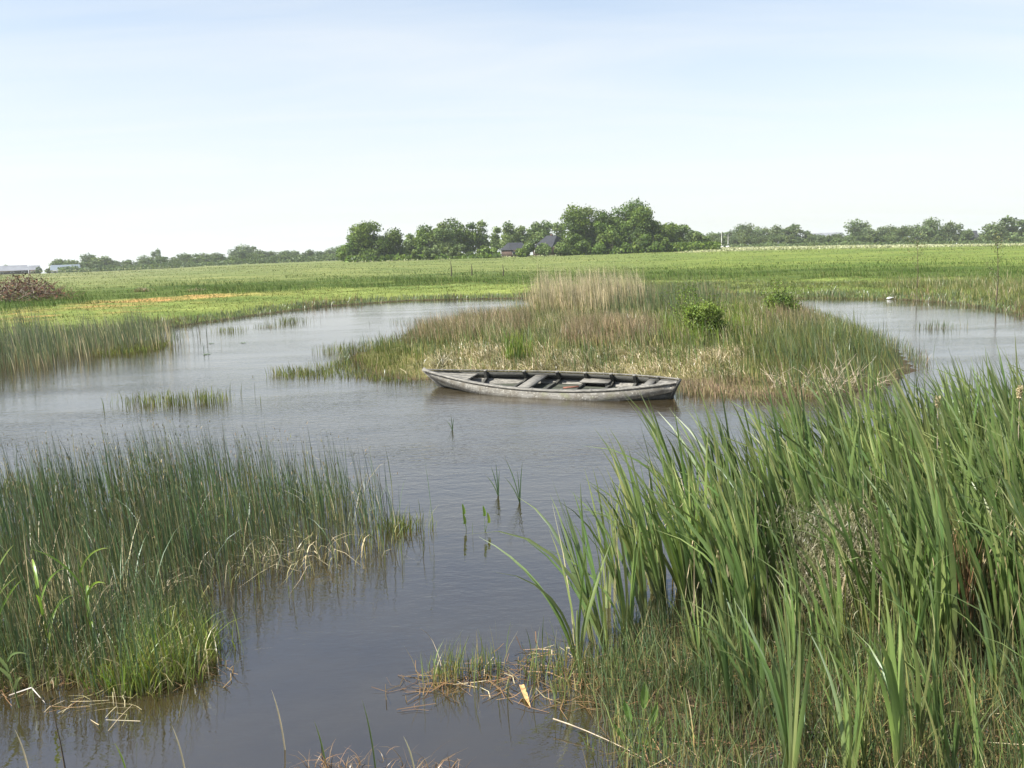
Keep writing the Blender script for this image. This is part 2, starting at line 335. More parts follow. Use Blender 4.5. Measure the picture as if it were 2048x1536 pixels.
# ------------------------------------------------------------------ blades
def blades(base, h, width, lean=.15, ldir=None, lspread=.6, droop=.05, seg=3, wp=2.2, r=None, curve=1.8):
    r = r or rng; n = len(base)
    base = np.asarray(base, float); h = np.broadcast_to(h, n).astype(float); width = np.broadcast_to(width, n)
    if ldir is None: ang = r.uniform(0, 2 * np.pi, n)
    else: ang = ldir + r.normal(0, lspread, n)
    ln = np.abs(r.normal(lean, lean * .5, n)); dv = np.stack([np.cos(ang), np.sin(ang), np.zeros(n)], 1)
    yw = r.uniform(0, np.pi, n); dr = np.broadcast_to(droop, n) * r.uniform(.3, 1.7, n)
    V = np.zeros((n, seg + 1, 2, 3)); T = np.zeros((n, seg + 1, 2))
    for k in range(seg + 1):
        s = k / seg
        c = base + dv * (h * ln * s ** curve)[:, None]; c[:, 2] += h * (s - dr * s ** 3) * np.sqrt(np.maximum(0.1, 1 - (ln * s) ** 2 * .6))
        ww = width * max(.06, 1 - s ** wp) * (.75 + .25 * min(1, s * 4))
        a = yw + .9 * s; wd = np.stack([np.cos(a), np.sin(a), np.zeros(n)], 1) * (ww / 2)[:, None]
        V[:, k, 0] = c - wd; V[:, k, 1] = c + wd; T[:, k] = s
    i0 = (np.arange(n) * (seg + 1) * 2)[:, None]
    fs = []
    for k in range(seg): fs.append(np.concatenate([i0 + 2 * k, i0 + 2 * k + 1, i0 + 2 * k + 3, i0 + 2 * k + 2], 1))
    return V.reshape(-1, 3), np.concatenate(fs), T.ravel(), np.repeat(r.random(n), (seg + 1) * 2)
def blade_obj(name, parts, mat, parent=None, link=True):
    Vs, Fs, Ts, Rs = [], [], [], []; off = 0
    for V, F_, T, Rr in parts: Vs.append(V); Fs.append(F_ + off); Ts.append(T); Rs.append(Rr); off += len(V)
    return mesh_obj(name, np.concatenate(Vs), np.concatenate(Fs), mat, parent, {'t': np.concatenate(Ts), 'rnd': np.concatenate(Rs)}, link=link)
def scatter(pg, n, clump=0., r=None, csize=.25):
    """n random points of a ground polygon; clump > 0 gathers them"""
    r = r or rng; pg = np.asarray(pg); lo, hi = pg.min(0), pg.max(0); out = np.zeros((0, 2))
    while len(out) < n:
        q = r.uniform(lo, hi, (n * 2 + 20, 2)); q = q[inpoly(q, pg)]; out = np.concatenate([out, q])
    out = out[:n]
    if clump > 0:
        nc = max(3, int(n * .02)); c = out[r.integers(0, n, nc)]; sel = r.random(n) < clump
        out[sel] = c[r.integers(0, nc, sel.sum())] + r.normal(0, csize, (sel.sum(), 2))
    return out
def seat(P, sink=.03, floor=-.02):
    z = np.maximum(ground_z(P[:, 0], P[:, 1]) - sink, floor); return np.column_stack([P, z])
WIND = math.pi * .95      # everything leans a little to the left

# ---- rush stand, lower left
rushpg = poly([(-330, 1240), (-200, 1050), (0, 1030), (150, 990), (350, 970), (560, 975), (700, 995), (800, 1045), (830, 1075), (800, 1110), (700, 1135), (600, 1150), (520, 1180), (430, 1215), (300, 1250), (150, 1300), (-60, 1380), (-300, 1420)])
P = scatter(rushpg, 5600, .30, csize=.16)
dd = dist(P, rushpg); keep = rng.random(len(P)) < np.clip(.10 + dd / .80, 0, 1); P = P[keep]
inner = np.clip(dist(P, rushpg) / .7, 0, 1)
hh = rng.uniform(.50, 1.12, len(P)) * (.72 + .28 * inner) * (.85 + .2 * smooth(wob(P[:, 0], P[:, 1], 2.6, 3), -.5, .6))
b = blades(seat(P, 0, -.02), hh, rng.uniform(.0045, .0085, len(P)), .10, WIND, .7, .02, 3, 3.5)
tips = b[0].reshape(len(P), 4, 2, 3)[:, 3].mean(1)
sel = rng.random(len(P)) < .28; tb = tips[sel] - (0, 0, .03)
b2 = blades(tb, .035, .011, .4, None, .5, 0, 2, 1.5)
tag(blade_obj('rush_bed', [b], M['rush']), 'dense dark green rushes standing in the water at lower left', kind='stuff')
tag(blade_obj('rush_flowers', [b2], M['brown']), 'small brown flower heads at the rush tips', kind='stuff')
P = scatter(rushpg, 1500, .5); b = blades(seat(P, 0, -.02), rng.uniform(.2, .5, len(P)), .007, .35, None, .5, .2, 3)
tag(blade_obj('rush_undergrowth', [b], M['sedge']), 'yellow green young stems low among the rushes', kind='stuff')
P = scatter(rushpg, 420, .5, csize=.2); b = blades(seat(P, 0, -.02), rng.uniform(.5, 1.0, len(P)), rng.uniform(.005, .009, len(P)), .55, WIND, 1.1, .22, 5, 3.5)
tag(blade_obj('bent_rushes', [b], M['rush']), 'bent and leaning stems crossing through the lower left rushes', kind='stuff')
P = scatter(rushpg, 260, .4, csize=.2); b = blades(seat(P, 0, -.02), rng.uniform(.4, .85, len(P)), rng.uniform(.005, .010, len(P)), .3, WIND, 1.1, .1, 4)
tag(blade_obj('dead_rush_stalks', [b], M['straw']), 'pale dead stalks standing among the lower left rushes', kind='stuff')
front = poly([(-50, 1400), (120, 1300), (300, 1230), (430, 1200), (560, 1150), (640, 1130), (700, 1120), (640, 1090), (400, 1160), (150, 1230), (-50, 1330)])
P = scatter(front, 170, .6); b = blades(seat(P, 0, 0), rng.uniform(.15, .5, len(P)), rng.uniform(.006, .012, len(P)), .9, None, .5, .5, 4)
tag(blade_obj('dead_rush_stems', [b], M['straw']), 'bleached broken stems along the front of the rushes', kind='stuff')

def CL(P): return .66 + .5 * smooth(wob(P[:, 0], P[:, 1], 1.1, 3) * .6 + wob(P[:, 0], P[:, 1], 2.9, 8) * .5, -.55, .65)
lowpg = poly([(-200, 1420), (-60, 1385), (120, 1385), (260, 1395), (400, 1370), (435, 1330), (420, 1240), (330, 1215), (150, 1240), (0, 1260), (-250, 1260)])
P = scatter(lowpg, 1500, .45, csize=.12); b = blades(seat(P, 0, -.02), rng.uniform(.3, .72, len(P)), rng.uniform(.004, .008, len(P)), .14, WIND, 1., .04, 4, 3.)
tag(blade_obj('rush_bed', [b], M['rush']), 'thinner rushes running down to the bottom left corner', kind='stuff')
P = scatter(lowpg, 1500, .5, csize=.10); b = blades(seat(P, 0, -.02), rng.uniform(.10, .38, len(P)), rng.uniform(.005, .009, len(P)), .35, None, 1., .1, 4)
tag(blade_obj('corner_sedge', [b], M['sedge']), 'green sedge under the rushes near the bottom left corner', kind='stuff')
yp = poly([(220, 1400), (300, 1400), (400, 1372), (430, 1330), (410, 1250), (340, 1235), (260, 1280)])
P = scatter(yp, 420, .3, csize=.08); b = blades(seat(P, 0, -.02), rng.uniform(.08, .40, len(P)), rng.uniform(.004, .009, len(P)), .4, None, 1., .1, 4)
tag(blade_obj('corner_yellow_grass', [b], M['bright']), 'yellow green grass at the front edge of the lower left rushes', kind='stuff')
P = scatter(yp, 700, .4, csize=.1); b = blades(seat(P, 0, -.02), rng.uniform(.06, .36, len(P)), rng.uniform(.004, .008, len(P)), .5, None, 1., .15, 4)
tag(blade_obj('corner_mixed_grass', [b], M['bank']), 'duller yellowish grass blended into the lower left rushes', kind='stuff')
P = scatter(lowpg, 300, .4, csize=.12); b = blades(seat(P, 0, -.02), rng.uniform(.1, .45, len(P)), rng.uniform(.004, .008, len(P)), .7, None, 1., .3, 4)
tag(blade_obj('corner_dead_stems', [b], M['straw']), 'dead pale stems at the foot of the lower left rushes', kind='stuff')
# ---- left bank reeds
rp = poly([(-250, 830), (-120, 690), (0, 684), (150, 678), (260, 672), (330, 672), (380, 690), (330, 702), (240, 712), (160, 724), (80, 745), (0, 752), (-100, 800)])
P = scatter(rp, 6500, .25, csize=.5); keep = rng.random(len(P)) < np.clip(.12 + dist(P, rp) / 1.6, 0, 1); P = P[keep]
b = blades(seat(P, 0, -.02), rng.uniform(.55, 1.25, len(P)) * CL(P), rng.uniform(.010, .020, len(P)), .13, WIND, .9, .05, 3)
tag(blade_obj('reed_bed', [b], M['reedgreen']), 'grey green reeds along the left bank of the pond', kind='stuff')
P = scatter(rp, 650, .2, csize=.5); b = blades(seat(P, 0, -.02), rng.uniform(.5, 1.1, len(P)), .016, .15, WIND, .9, .05, 3)
tag(blade_obj('dead_reeds', [b], M['straw']), 'pale dead stalks among the left bank reeds', kind='stuff')
lp = poly([(180, 712), (250, 690), (340, 684), (330, 697), (250, 712)])
P = scatter(lp, 900, .2, csize=.4); b = blades(seat(P, 0, -.02), rng.uniform(.1, .3, len(P)), .02, .3, None, .9, .1, 2)
tag(blade_obj('marsh_grass', [b], M['bank']), 'low yellow green grass in front of the left reeds', kind='stuff')

# ---- vegetation of the far banks
def ring(n, smin, smax, box, inner=False, edge_bias=None):
    out = []
    tot = 0
    while tot < n:
        q = np.column_stack([rng.uniform(box[0], box[1], n), rng.uniform(box[2], box[3], n)])
        # only where the picture can see or nearly see
        q = q[np.abs(q[:, 0]) < q[:, 1] * .68 + 4]
        s, i = sdist(q); ok = (s > smin) & (s < smax) & (i == inner) & ~inpoly(q, marsh)
        q = q[ok]; out.append(q); tot += len(q)
        if len(q) == 0: break
    return np.concatenate(out)[:n]
q = ring(26000, .0, 15, (-40, 40, 22, 74))
D = np.hypot(q[:, 0], q[:, 1])
b = blades(seat(q), rng.uniform(.05, .16, len(q)), .035 * D / 45, .4, None, .5, .1, 2)
tag(blade_obj('bank_grass', [b], M['bank']), 'short yellow green grass on the far pond bank', kind='stuff')
q = ring(15000, -.35, 1.3, (-36, 36, 18, 66)); D = np.hypot(q[:, 0], q[:, 1])
b = blades(seat(q, .03, -.02), rng.uniform(.15, .5, len(q)) * (.6 + .4 * wob(q[:, 0], q[:, 1], .6) ** 2 * 2), .022 * D / 40, .25, None, .5, .05, 2)
tag(blade_obj('shore_sedge', [b], M['reedgreen']), 'tufted sedge fringe along the far waterline', kind='stuff')
q = ring(4000, -.3, 1.5, (-36, 36, 18, 66)); D = np.hypot(q[:, 0], q[:, 1])
q = q[wob(q[:, 0], q[:, 1], .35, 6) > .1]; D = np.hypot(q[:, 0], q[:, 1])
b = blades(seat(q, .03, -.02), rng.uniform(.2, .6, len(q)), .02 * D / 40, .25, None, .5, .05, 2)
tag(blade_obj('shore_straw', [b], M['litter']), 'patches of brown dead sedge along the far waterline', kind='stuff')
q = ring(120000, 13.5, 60, (-75, 75, 40, 112)); D = np.hypot(q[:, 0], q[:, 1]); s, _ = sdist(q)
pr = np.clip(1.2 - s / 45, .1, 1) * (wob(q[:, 0], q[:, 1], .25, 2) > -.5); q = q[rng.random(len(q)) < pr]; D = np.hypot(q[:, 0], q[:, 1]); s, _ = sdist(q)
hgt = rng.uniform(.12, .5, len(q)) * (.4 + .75 * smooth(wob(q[:, 0], q[:, 1], .3, 2) + .5 * wob(q[:, 0], q[:, 1], .9, 5), -.6, .7)) * (1 + .45 * (s < 24))
b = blades(seat(q), hgt, .03 * D / 70, .45, WIND, 1.3, .15, 2)
tag(blade_obj('rough_grass', [b], M['meadow']), 'taller dark green rough grass behind the bank strip', kind='stuff')
n = 42000; pxs = rng.uniform(-60, 2110, n); DD = 88 + 140 * rng.random(n) ** 1.3
aa = np.arctan2(pxs - CX, F); q = np.column_stack([np.sin(aa) * DD, np.cos(aa) * DD]); q = q[rng.random(n) < .25 + .9 * smooth(wob(q[:, 0], q[:, 1], .09, 2) + .6 * wob(q[:, 0], q[:, 1], .33, 4), -.3, .9)]; DD = np.hypot(q[:, 0], q[:, 1])
b = blades(seat(q), rng.uniform(.06, .22, len(q)) * (DD / 130) ** .5, .10 * DD / 120, .5, None, 1., .1, 2)
tag(blade_obj('meadow_tufts', [b], M['field']), 'uneven grass tufts across the meadow', kind='stuff')
# right bank: taller mixed reeds
rb = poly([(1780, 596), (1900, 600), (2060, 625), (2400, 690), (2500, 620), (2200, 582), (1900, 578), (1760, 584)])
P = scatter(rb, 15000, .3, csize=.6); D = np.hypot(P[:, 0], P[:, 1])
b = blades(seat(P, .02, -.02), rng.uniform(.18, .62, len(P)) * CL(P), .02, .25, WIND, 1.2, .08, 3)
tag(blade_obj('bank_reeds', [b], M['sedge']), 'yellow green reeds along the right bank of the pond', kind='stuff')
P = scatter(rb, 2200, .4, csize=1.); b = blades(seat(P, .02, -.02), rng.uniform(.25, .75, len(P)) * CL(P), .018, .2, WIND, 1.2, .05, 3)
tag(blade_obj('bank_dead_reeds', [b], M['palereed']), 'brownish dead reeds mixed into the right bank', kind='stuff')
rm = poly([(1290, 592), (1290, 578), (1500, 577), (1800, 579), (1800, 600), (1600, 597), (1420, 598)]); P = scatter(rm, 15000, .5, csize=.5)
b = blades(seat(P, .02, -.02), rng.uniform(.08, .28, len(P)) * CL(P), .022, .3, WIND, 1.2, .08, 3)
tag(blade_obj('bank_sedge', [b], M['sedge']), 'uneven sedge growth between the yellow strip and the right water', kind='stuff')
# cow parsley along the field end
a = []
for (x0, x1, d0, d1, n) in ((1370, 2300, 216, 300, 16000), (900, 1130, 238, 246, 500), (1130, 1420, 246, 262, 700), (700, 900, 225, 236, 260), (60, 680, 330, 400, 500)):
    pxs = rng.uniform(x0, x1, n); DD = rng.uniform(d0, d1, n)
    pts = np.array([atD(p, d) for p, d in zip(pxs, DD)]); a.append(pts)
P = np.concatenate(a); b = blades(seat(P), rng.uniform(.1, .5, len(P)), .5, .5, None, .5, 0, 2, 1.2)
tag(blade_obj('flowering_verge', [b], M['parsley']), 'band of whitish flowering weeds at the end of the field', kind='stuff')

# ---- island vegetation
def clumpy(P, a=.62, b_=.62):
    return a + b_ * smooth(wob(P[:, 0], P[:, 1], 1.6, 3) * .6 + wob(P[:, 0], P[:, 1], 3.7, 8) * .5, -.55, .65)
def zone(name, pts, n, h, wd, mat, label, lean=.2, clump=.3, csize=.3, droop=.05, seg=3, fade=.35, sink=.03, floor=-.02, ld=WIND, spread=1.2, wp=2.2):
    pg = poly(pts); P = scatter(pg, n, clump, csize=csize)
    if fade: P = P[rng.random(len(P)) < np.clip(.15 + dist(P, pg) / fade, 0, 1) * np.where(inpoly(P, pg), 1, .35)]
    b = blades(seat(P, sink, floor), rng.uniform(h[0], h[1], len(P)) * clumpy(P), rng.uniform(.7, 1.3, len(P)) * wd, lean, ld, spread, droop, seg, wp)
    return tag(blade_obj(name, [b], M[mat]), label, kind='stuff')
zone('island_grass', [(720, 712), (830, 676), (920, 655), (1040, 634), (1180, 620), (1320, 614), (1450, 614), (1560, 620), (1640, 640), (1720, 672), (1800, 712), (1780, 765), (1500, 780), (1300, 755), (900, 752)],
     26000, (.22, .6), .016, 'sedge', 'mixed green grass covering the island behind the boat', fade=.5, clump=.5)
zone('island_dead_rushes', [(800, 705), (850, 672), (930, 662), (1060, 655), (1075, 690), (1000, 706), (880, 712)], 7000, (.35, .8), .012, 'brown', 'brown dead rushes on the left half of the island', clump=.4)
zone('island_dead_rushes', [(1110, 722), (1130, 695), (1230, 682), (1325, 690), (1330, 718), (1240, 726)], 6500, (.45, .88), .011, 'brown', 'reddish brown dead rush clump behind the middle of the boat', clump=.4)
zone('island_dead_rushes', [(1490, 668), (1560, 650), (1640, 655), (1660, 690), (1580, 702), (1500, 700)], 2600, (.4, .8), .013, 'brown', 'brown dead rushes near the right end of the island', clump=.5)
zone('island_pale_reeds', [(1050, 656), (1070, 632), (1180, 620), (1290, 624), (1300, 650), (1180, 665)], 5200, (1.0, 1.75), .017, 'palereed', 'tall pale feathery dead reeds at the back of the island', clump=.4, lean=.12, csize=.5)
zone('island_reeds', [(1180, 662), (1290, 624), (1430, 622), (1480, 650), (1350, 672)], 4200, (.6, 1.35), .018, 'reedgreen', 'green grey reeds beside the pale ones on the island', clump=.4, lean=.12, csize=.5)
zone('island_straw', [(850, 752), (870, 725), (960, 712), (1100, 722), (1250, 728), (1400, 722), (1500, 730), (1500, 768), (1390, 764), (1200, 756), (1000, 752)], 9000, (.15, .42), .014, 'straw', 'pale straw grass along the front of the island behind the boat', lean=.7, droop=.25, clump=.6, csize=.25)
zone('island_yellow_grass', [(700, 715), (780, 700), (860, 722), (860, 765), (780, 768), (700, 758), (640, 760), (540, 758), (530, 745), (620, 738)], 4200, (.08, .27), .011, 'bank', 'yellow green marsh grass at the left tip of the island', clump=.4)
zone('island_rushes', [(1500, 790), (1500, 700), (1600, 668), (1680, 665), (1760, 695), (1835, 738), (1800, 775), (1700, 800), (1600, 800)], 4200, (.3, .85), .010, 'rush', 'dark green rushes at the right end of the island', lean=.22, clump=.4, fade=.8)
zone('island_edge_grass', [(1350, 790), (1360, 765), (1500, 765), (1640, 790), (1600, 806), (1450, 800)], 2600, (.1, .3), .012, 'brown', 'rusty low growth at the waterline right of the boat', clump=.4)
zone('island_mixed_straw', [(800, 712), (900, 662), (1080, 640), (1350, 630), (1600, 640), (1700, 690), (1500, 730), (1100, 735)], 9000, (.2, .75), .012, 'palereed', 'pale dead stems mixed through the island grass', clump=.6, csize=.35)
zone('island_mixed_green', [(800, 705), (900, 665), (1080, 640), (1350, 630), (1600, 640), (1760, 705), (1700, 760), (1500, 745), (1100, 735)], 9000, (.3, .85), .014, 'sedge', 'green blades mixed through the dead island growth', clump=.6, csize=.3)
zone('island_rush_straw', [(1480, 790), (1500, 700), (1600, 668), (1700, 670), (1800, 735), (1780, 775), (1600, 800)], 1800, (.3, .9), .010, 'bank', 'yellow green stems among the island rushes', clump=.5)
zone('island_weeds', [(1300, 700), (1330, 640), (1480, 630), (1560, 690), (1480, 720), (1360, 735)], 4500, (.3, .8), .02, 'bright', 'light green weeds around the island bushes', clump=.5)

# ---- island shrubs
def frond(o, d, L, r, rad=.012, seg=4, bend=.3):
    pts = [np.array(o, float)]; d = np.array(d, float); d /= np.linalg.norm(d)
    for k in range(seg): d = d + r.normal(0, bend, 3) * .35; d /= np.linalg.norm(d); pts.append(pts[-1] + d * L / seg)
    return pts
def tubes(paths, rads, sides=4):
    V, Fs = [], []; off = 0
    for pts, rad in zip(paths, rads):
        n = len(pts)
        for k, p in enumerate(pts):
            q = pts[min(k + 1, n - 1)] - pts[max(k - 1, 0)]; q = q / (np.linalg.norm(q) + 1e-9)
            u = np.cross(q, (0.31, .2, .93)); u /= (np.linalg.norm(u) + 1e-9); v = np.cross(q, u)
            rr = rad * (1 - .75 * k / (n - 1))
            for s in range(sides): a = 2 * math.pi * s / sides; V.append(p + (u * math.cos(a) + v * math.sin(a)) * rr)
        for k in range(n - 1):
            for s in range(sides): s2 = (s + 1) % sides; Fs.append((off + k * sides + s, off + k * sides + s2, off + (k + 1) * sides + s2, off + (k + 1) * sides + s))
        off += n * sides
    return np.array(V), np.array(Fs)
def cards(C_, nrm, size, r, aspect=.6, rnd=None):
    n = len(C_); a = r.normal(0, 1, (n, 3)) + nrm * 1.2; a /= np.linalg.norm(a, axis=1)[:, None]
    u = np.cross(a, r.normal(0, 1, (n, 3))); u /= np.linalg.norm(u, axis=1)[:, None]; v = np.cross(a, u)
    s = np.broadcast_to(size, n)[:, None] * r.uniform(.6, 1.4, (n, 1))
    V = np.stack([C_ - u * s * .5, C_ + v * s * .5 * aspect - u * s * .05, C_ + u * s * .5, C_ - v * s * .5 * aspect + u * s * .05], 1).reshape(-1, 3)
    Fq = np.arange(n * 4).reshape(n, 4); T = np.tile([0, .5, 1, .5], n)
    return V, Fq, T, np.repeat(r.random(n) if rnd is None else rnd, 4)
def crown(r, H, Wd, z0, nblob, nleaf, lsize, shape='round', gap=.5):
    """leaf cards gathered on the shells of many uneven clumps spread through the crown volume"""
    bl = []; nblob = int(nblob * max(1., (H - z0) / Wd * .75))
    while len(bl) < nblob:
        p = r.uniform(-1, 1, 3) if len(bl) % 4 else np.array([*r.uniform(-.8, .8, 2), r.uniform(-1, -.2)])
        e = math.hypot(p[0], p[1]); zt = (p[2] + 1) / 2
        lim = {'round': math.sqrt(max(0, 1 - (abs(zt - .45) / .58) ** 2.2)), 'tall': math.sqrt(max(0, 1 - (abs(zt - .42) / .6) ** 2)) * .95, 'bush': math.sqrt(max(0, 1 - zt ** 2.4))}[shape]
        if e < lim and e > lim * r.uniform(0, .75): bl.append((p[0] * Wd / 2 * .72, p[1] * Wd / 2 * .72, z0 + (H - z0) * (.06 + zt * .82), r.uniform(.55, 1.25)))
    bl = np.array(bl); br = bl[:, 3] * min(Wd, H - z0) * {'round': .27, 'tall': .36, 'bush': .19}[shape]
    i = r.choice(nblob, nleaf, p=bl[:, 3] ** 2 / (bl[:, 3] ** 2).sum()); d = r.normal(0, 1, (nleaf, 3)); d /= np.linalg.norm(d, axis=1)[:, None]
    d[:, 2] = np.where((d[:, 2] < -.3) & (r.random(nleaf) < .6), -d[:, 2], d[:, 2])
    rad = br[i] * (1.25 if shape == 'bush' else 1.) * r.uniform(0, 1, nleaf) ** .45 * r.uniform(.85, 1.25, nleaf)
    Cc = bl[i, :3] + d * rad[:, None] * np.array([1, 1, .85])
    Cc[:, 2] = np.maximum(Cc[:, 2], .05 * H * r.random(nleaf))
    rb = r.random(nblob)[i] * .7 + r.random(nleaf) * .3
    return cards(Cc, d, lsize, r, .65, rb), bl, br
def tree(name, x, y, H, Wd, mat, seed, label=None, cat='tree', group=None, nblob=16, nleaf=1800, ls=.4, shape='round', z0f=.12, limbs=6):
    r = np.random.default_rng(seed); nleaf = int(nleaf * 2.8); z = gz(x, y) - .05; root = empty(name, (x, y, z)); tag(root, label, cat, group)
    (V, Fq, T, Rn), bl, br = crown(r, H, Wd, H * z0f, nblob, nleaf, ls, shape)
    mesh_obj('crown', V, Fq, M[mat], root, {'t': T, 'rnd': Rn})
    tr = H * .018 + .02
    paths = [[np.array((0, 0, 0.)), np.array((r.normal(0, .02) * H, 0, H * .3)), np.array((r.normal(0, .03) * H, r.normal(0, .03) * H, H * .75))]]; rd = [tr]
    for k in range(limbs):
        t0 = r.uniform(.12, .5) * H; e = bl[r.integers(0, len(bl)), :3]; paths.append([np.array((0, 0, t0)), np.array((e[0] * .5, e[1] * .5, (t0 + e[2]) / 2)), e]); rd.append(tr * .45)
    V, Fq = tubes(paths, rd, 5); mesh_obj('trunk', V, Fq, M['bark'], root)
    return root
def bush_at(px, py, tpy, wpx, seed, label, mat='shrub', nleaf=6000, ls=.055, name='willow_bush'):
    p = at(px, py); D = p[1]; H = (py - tpy) * math.hypot(p[0], p[1]) / F * 1.02; Wd = wpx * math.hypot(p[0], p[1]) / F
    o = tree(name, p[0], p[1], H * .85, Wd * .9, mat, seed, label, 'bush', None, 40, int(nleaf * .45), ls, 'bush', .05, 20)
    r = np.random.default_rng(seed + 900); ps = []; Cc = []
    for k in range(34):
        a = r.uniform(0, 6.28); t_ = r.uniform(.05, .75); f = frond((r.normal(0, .05), r.normal(0, .05), 0), (math.cos(a) * t_, math.sin(a) * t_, 1), H * r.uniform(.7, 1.12), r, bend=.22, seg=6); ps.append(f)
        ff_ = np.array(f); u = r.uniform(1.2, 6, 46); lo_ = np.clip(u.astype(int), 0, 5); fr_ = (u - lo_)[:, None]; Cc.append(ff_[lo_] * (1 - fr_) + ff_[lo_ + 1] * fr_ + r.normal(0, .035, (46, 3)))
    Cc = np.concatenate(Cc); V, Fq, T_, Rn = cards(Cc, np.zeros_like(Cc), ls * .9, r); mesh_obj('leafy_shoots', V, Fq, M[mat], o, {'t': T_, 'rnd': Rn})
    V, Fq = tubes(ps, [.007] * len(ps), 4); mesh_obj('twigs', V, Fq, M['bark'], o)
    return o
bush_at(1408, 708, 588, 105, 31, 'bright leafy willow bush in the middle of the island')
bush_at(1560, 662, 576, 90, 32, 'light green bush near the right end of the island', nleaf=4500, ls=.06)
bush_at(1375, 655, 578, 60, 33, 'small pale green bush behind the bright willow bush', nleaf=2200, ls=.06)
# bright iris clump
p = at(1035, 738); P = np.column_stack([p[0] + rng.normal(0, .16, 110), p[1] + rng.normal(0, .14, 110)])
tag(blade_obj('iris_clump', [blades(seat(P), rng.uniform(.4, .85, 110), .026, .14, None, .5, .03, 3)], M['bright']), 'bright green sword leaved clump just behind the boat', 'plant')
# bleached branch tangle
def tangle(name, px, py, W, H, n, mat, seed, label, cat='dead branches', rad=.010, parent=None):
    r = np.random.default_rng(seed); p = at(px, py); o = empty(name, (p[0], p[1], max(gz(p[0], p[1]), 0) + .01)); tag(o, label, cat); ps = []; rd = []
    for k in range(n):
        a = r.uniform(0, 2 * math.pi); L = r.uniform(.5, 1.2) * H; st = (r.normal(0, W * .28), r.normal(0, W * .2), 0)
        f = frond(st, (math.cos(a) * .8, math.sin(a) * .8, r.uniform(.4, 1.6)), L, r, bend=.45, seg=5); ps.append(f); rd.append(rad * r.uniform(.6, 1.3))
        for j in range(2):
            q = f[r.integers(1, 4)]; ps.append(frond(q, r.normal(0, 1, 3) + (0, 0, .3), L * .45, r, bend=.5, seg=3)); rd.append(rad * .5)
    for f in ps:
        for q in f: q[2] = max(q[2], .0)
    V, Fq = tubes(ps, rd, 4); b = mesh_obj('branches', V, Fq, M[mat], o); return o
tangle('dead_branch_heap', 1690, 785, 1.5, .8, 34, 'twig', 51, 'tangle of bleached dead branches at the right end of the island')
tangle('dead_branch_heap', 1565, 785, .5, .6, 9, 'twig', 52, 'small bundle of pale dead sticks left of the large branch tangle', rad=.010)
pl = at(1490, 764); 
def box(name, c, sz, mat, parent=None, rz=0., bev=.0):
    x, y, z = [v / 2 for v in sz]; V = np.array([(-x, -y, -z), (x, -y, -z), (x, y, -z), (-x, y, -z), (-x, -y, z), (x, -y, z), (x, y, z), (-x, y, z)])
    cr, sr = math.cos(rz), math.sin(rz); V = np.column_stack([V[:, 0] * cr - V[:, 1] * sr, V[:, 0] * sr + V[:, 1] * cr, V[:, 2]]) + np.array(c)
    return mesh_obj(name, V, np.array([(0, 3, 2, 1), (4, 5, 6, 7), (0, 1, 5, 4), (1, 2, 6, 5), (2, 3, 7, 6), (3, 0, 4, 7)]), mat, parent)

# ------------------------------------------------------------------ rowing boat
def boat_material():
    m, t = newmat('weathered_boat_wood'); o = N(t, 'ShaderNodeOutputMaterial'); b = N(t, 'ShaderNodeBsdfPrincipled'); b.inputs['Roughness'].default_value = .85
    b.inputs['Specular IOR Level'].default_value = .2
    tc = N(t, 'ShaderNodeTexCoord').outputs['Object']; mp = N(t, 'ShaderNodeMapping'); mp.inputs['Scale'].default_value = (1.2, 14, 14); t.links.new(tc, mp.inputs[0])
    n1 = noise(t, 2.2, 8, mp.outputs[0], .75); n2 = noise(t, 5., 6, tc, .7); n3 = noise(t, 26., 4, tc, .7)
    c = mixrgb(t, ramp(t, n1, .3, .7), (.07, .066, .058), (.25, .242, .215))
    c = mixrgb(t, ramp(t, n2, .44, .60), c, (.11, .10, .08)); c = mixrgb(t, ramp(t, n3, .58, .68), c, (.38, .37, .33))
    c = mixrgb(t, ramp(t, n3, .40, .30), c, (.06, .055, .045))
    c = mixrgb(t, ramp(t, noise(t, 2.1, 3, tc), .60, .72, 0, .5), c, (.17, .19, .09))
    sz = N(t, 'ShaderNodeSeparateXYZ'); t.links.new(tc, sz.inputs[0]); za = N(t, 'ShaderNodeMath', operation='MULTIPLY_ADD'); t.links.new(n2, za.inputs[0]); za.inputs[1].default_value = -.10; t.links.new(sz.outputs['Z'], za.inputs[2])
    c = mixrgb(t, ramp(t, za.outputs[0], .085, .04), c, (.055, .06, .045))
    t.links.new(c, b.inputs['Base Color']); bp = N(t, 'ShaderNodeBump'); bp.inputs['Strength'].default_value = .6; bp.inputs['Distance'].default_value = .01; t.links.new(n1, bp.inputs['Height']); t.links.new(bp.outputs[0], b.inputs['Normal'])
    t.links.new(b.outputs[0], o.inputs[0]); return m
M['boat'] = boat_material(); M['boatdark'] = plainmat('wet_and_shaded_boat_wood', (.075, .075, .065), .6, .6, 6, .4, stretch=(1, 8, 8))  # dark wood: wet near plank, and shade painted into far board and ribs
M['boatlight'] = plainmat('bleached_and_sunlit_boat_wood', (.26, .25, .22), .85, .7, 3, .5, stretch=(2, 16, 16))  # pale bare wood; also carries the painted sunlit tone of the far lower strake
bw = at(884, 775); sw = at(1344, 798); ang = math.atan2(sw[1] - bw[1], sw[0] - bw[0]); LWL = math.hypot(*(sw - bw)[:2])
mid = (bw + sw) / 2; perp = np.array([-math.sin(ang), math.cos(ang), 0])
HB = .74
boat = empty('rowing_boat', mid + perp * .10)
boat.location.z -= .05
boat.rotation_euler = (R(7.5), R(0), ang)
tag(boat, 'old weathered grey wooden rowing boat afloat beside the island', 'boat')
NS = 33; U = np.linspace(0, 1, NS)
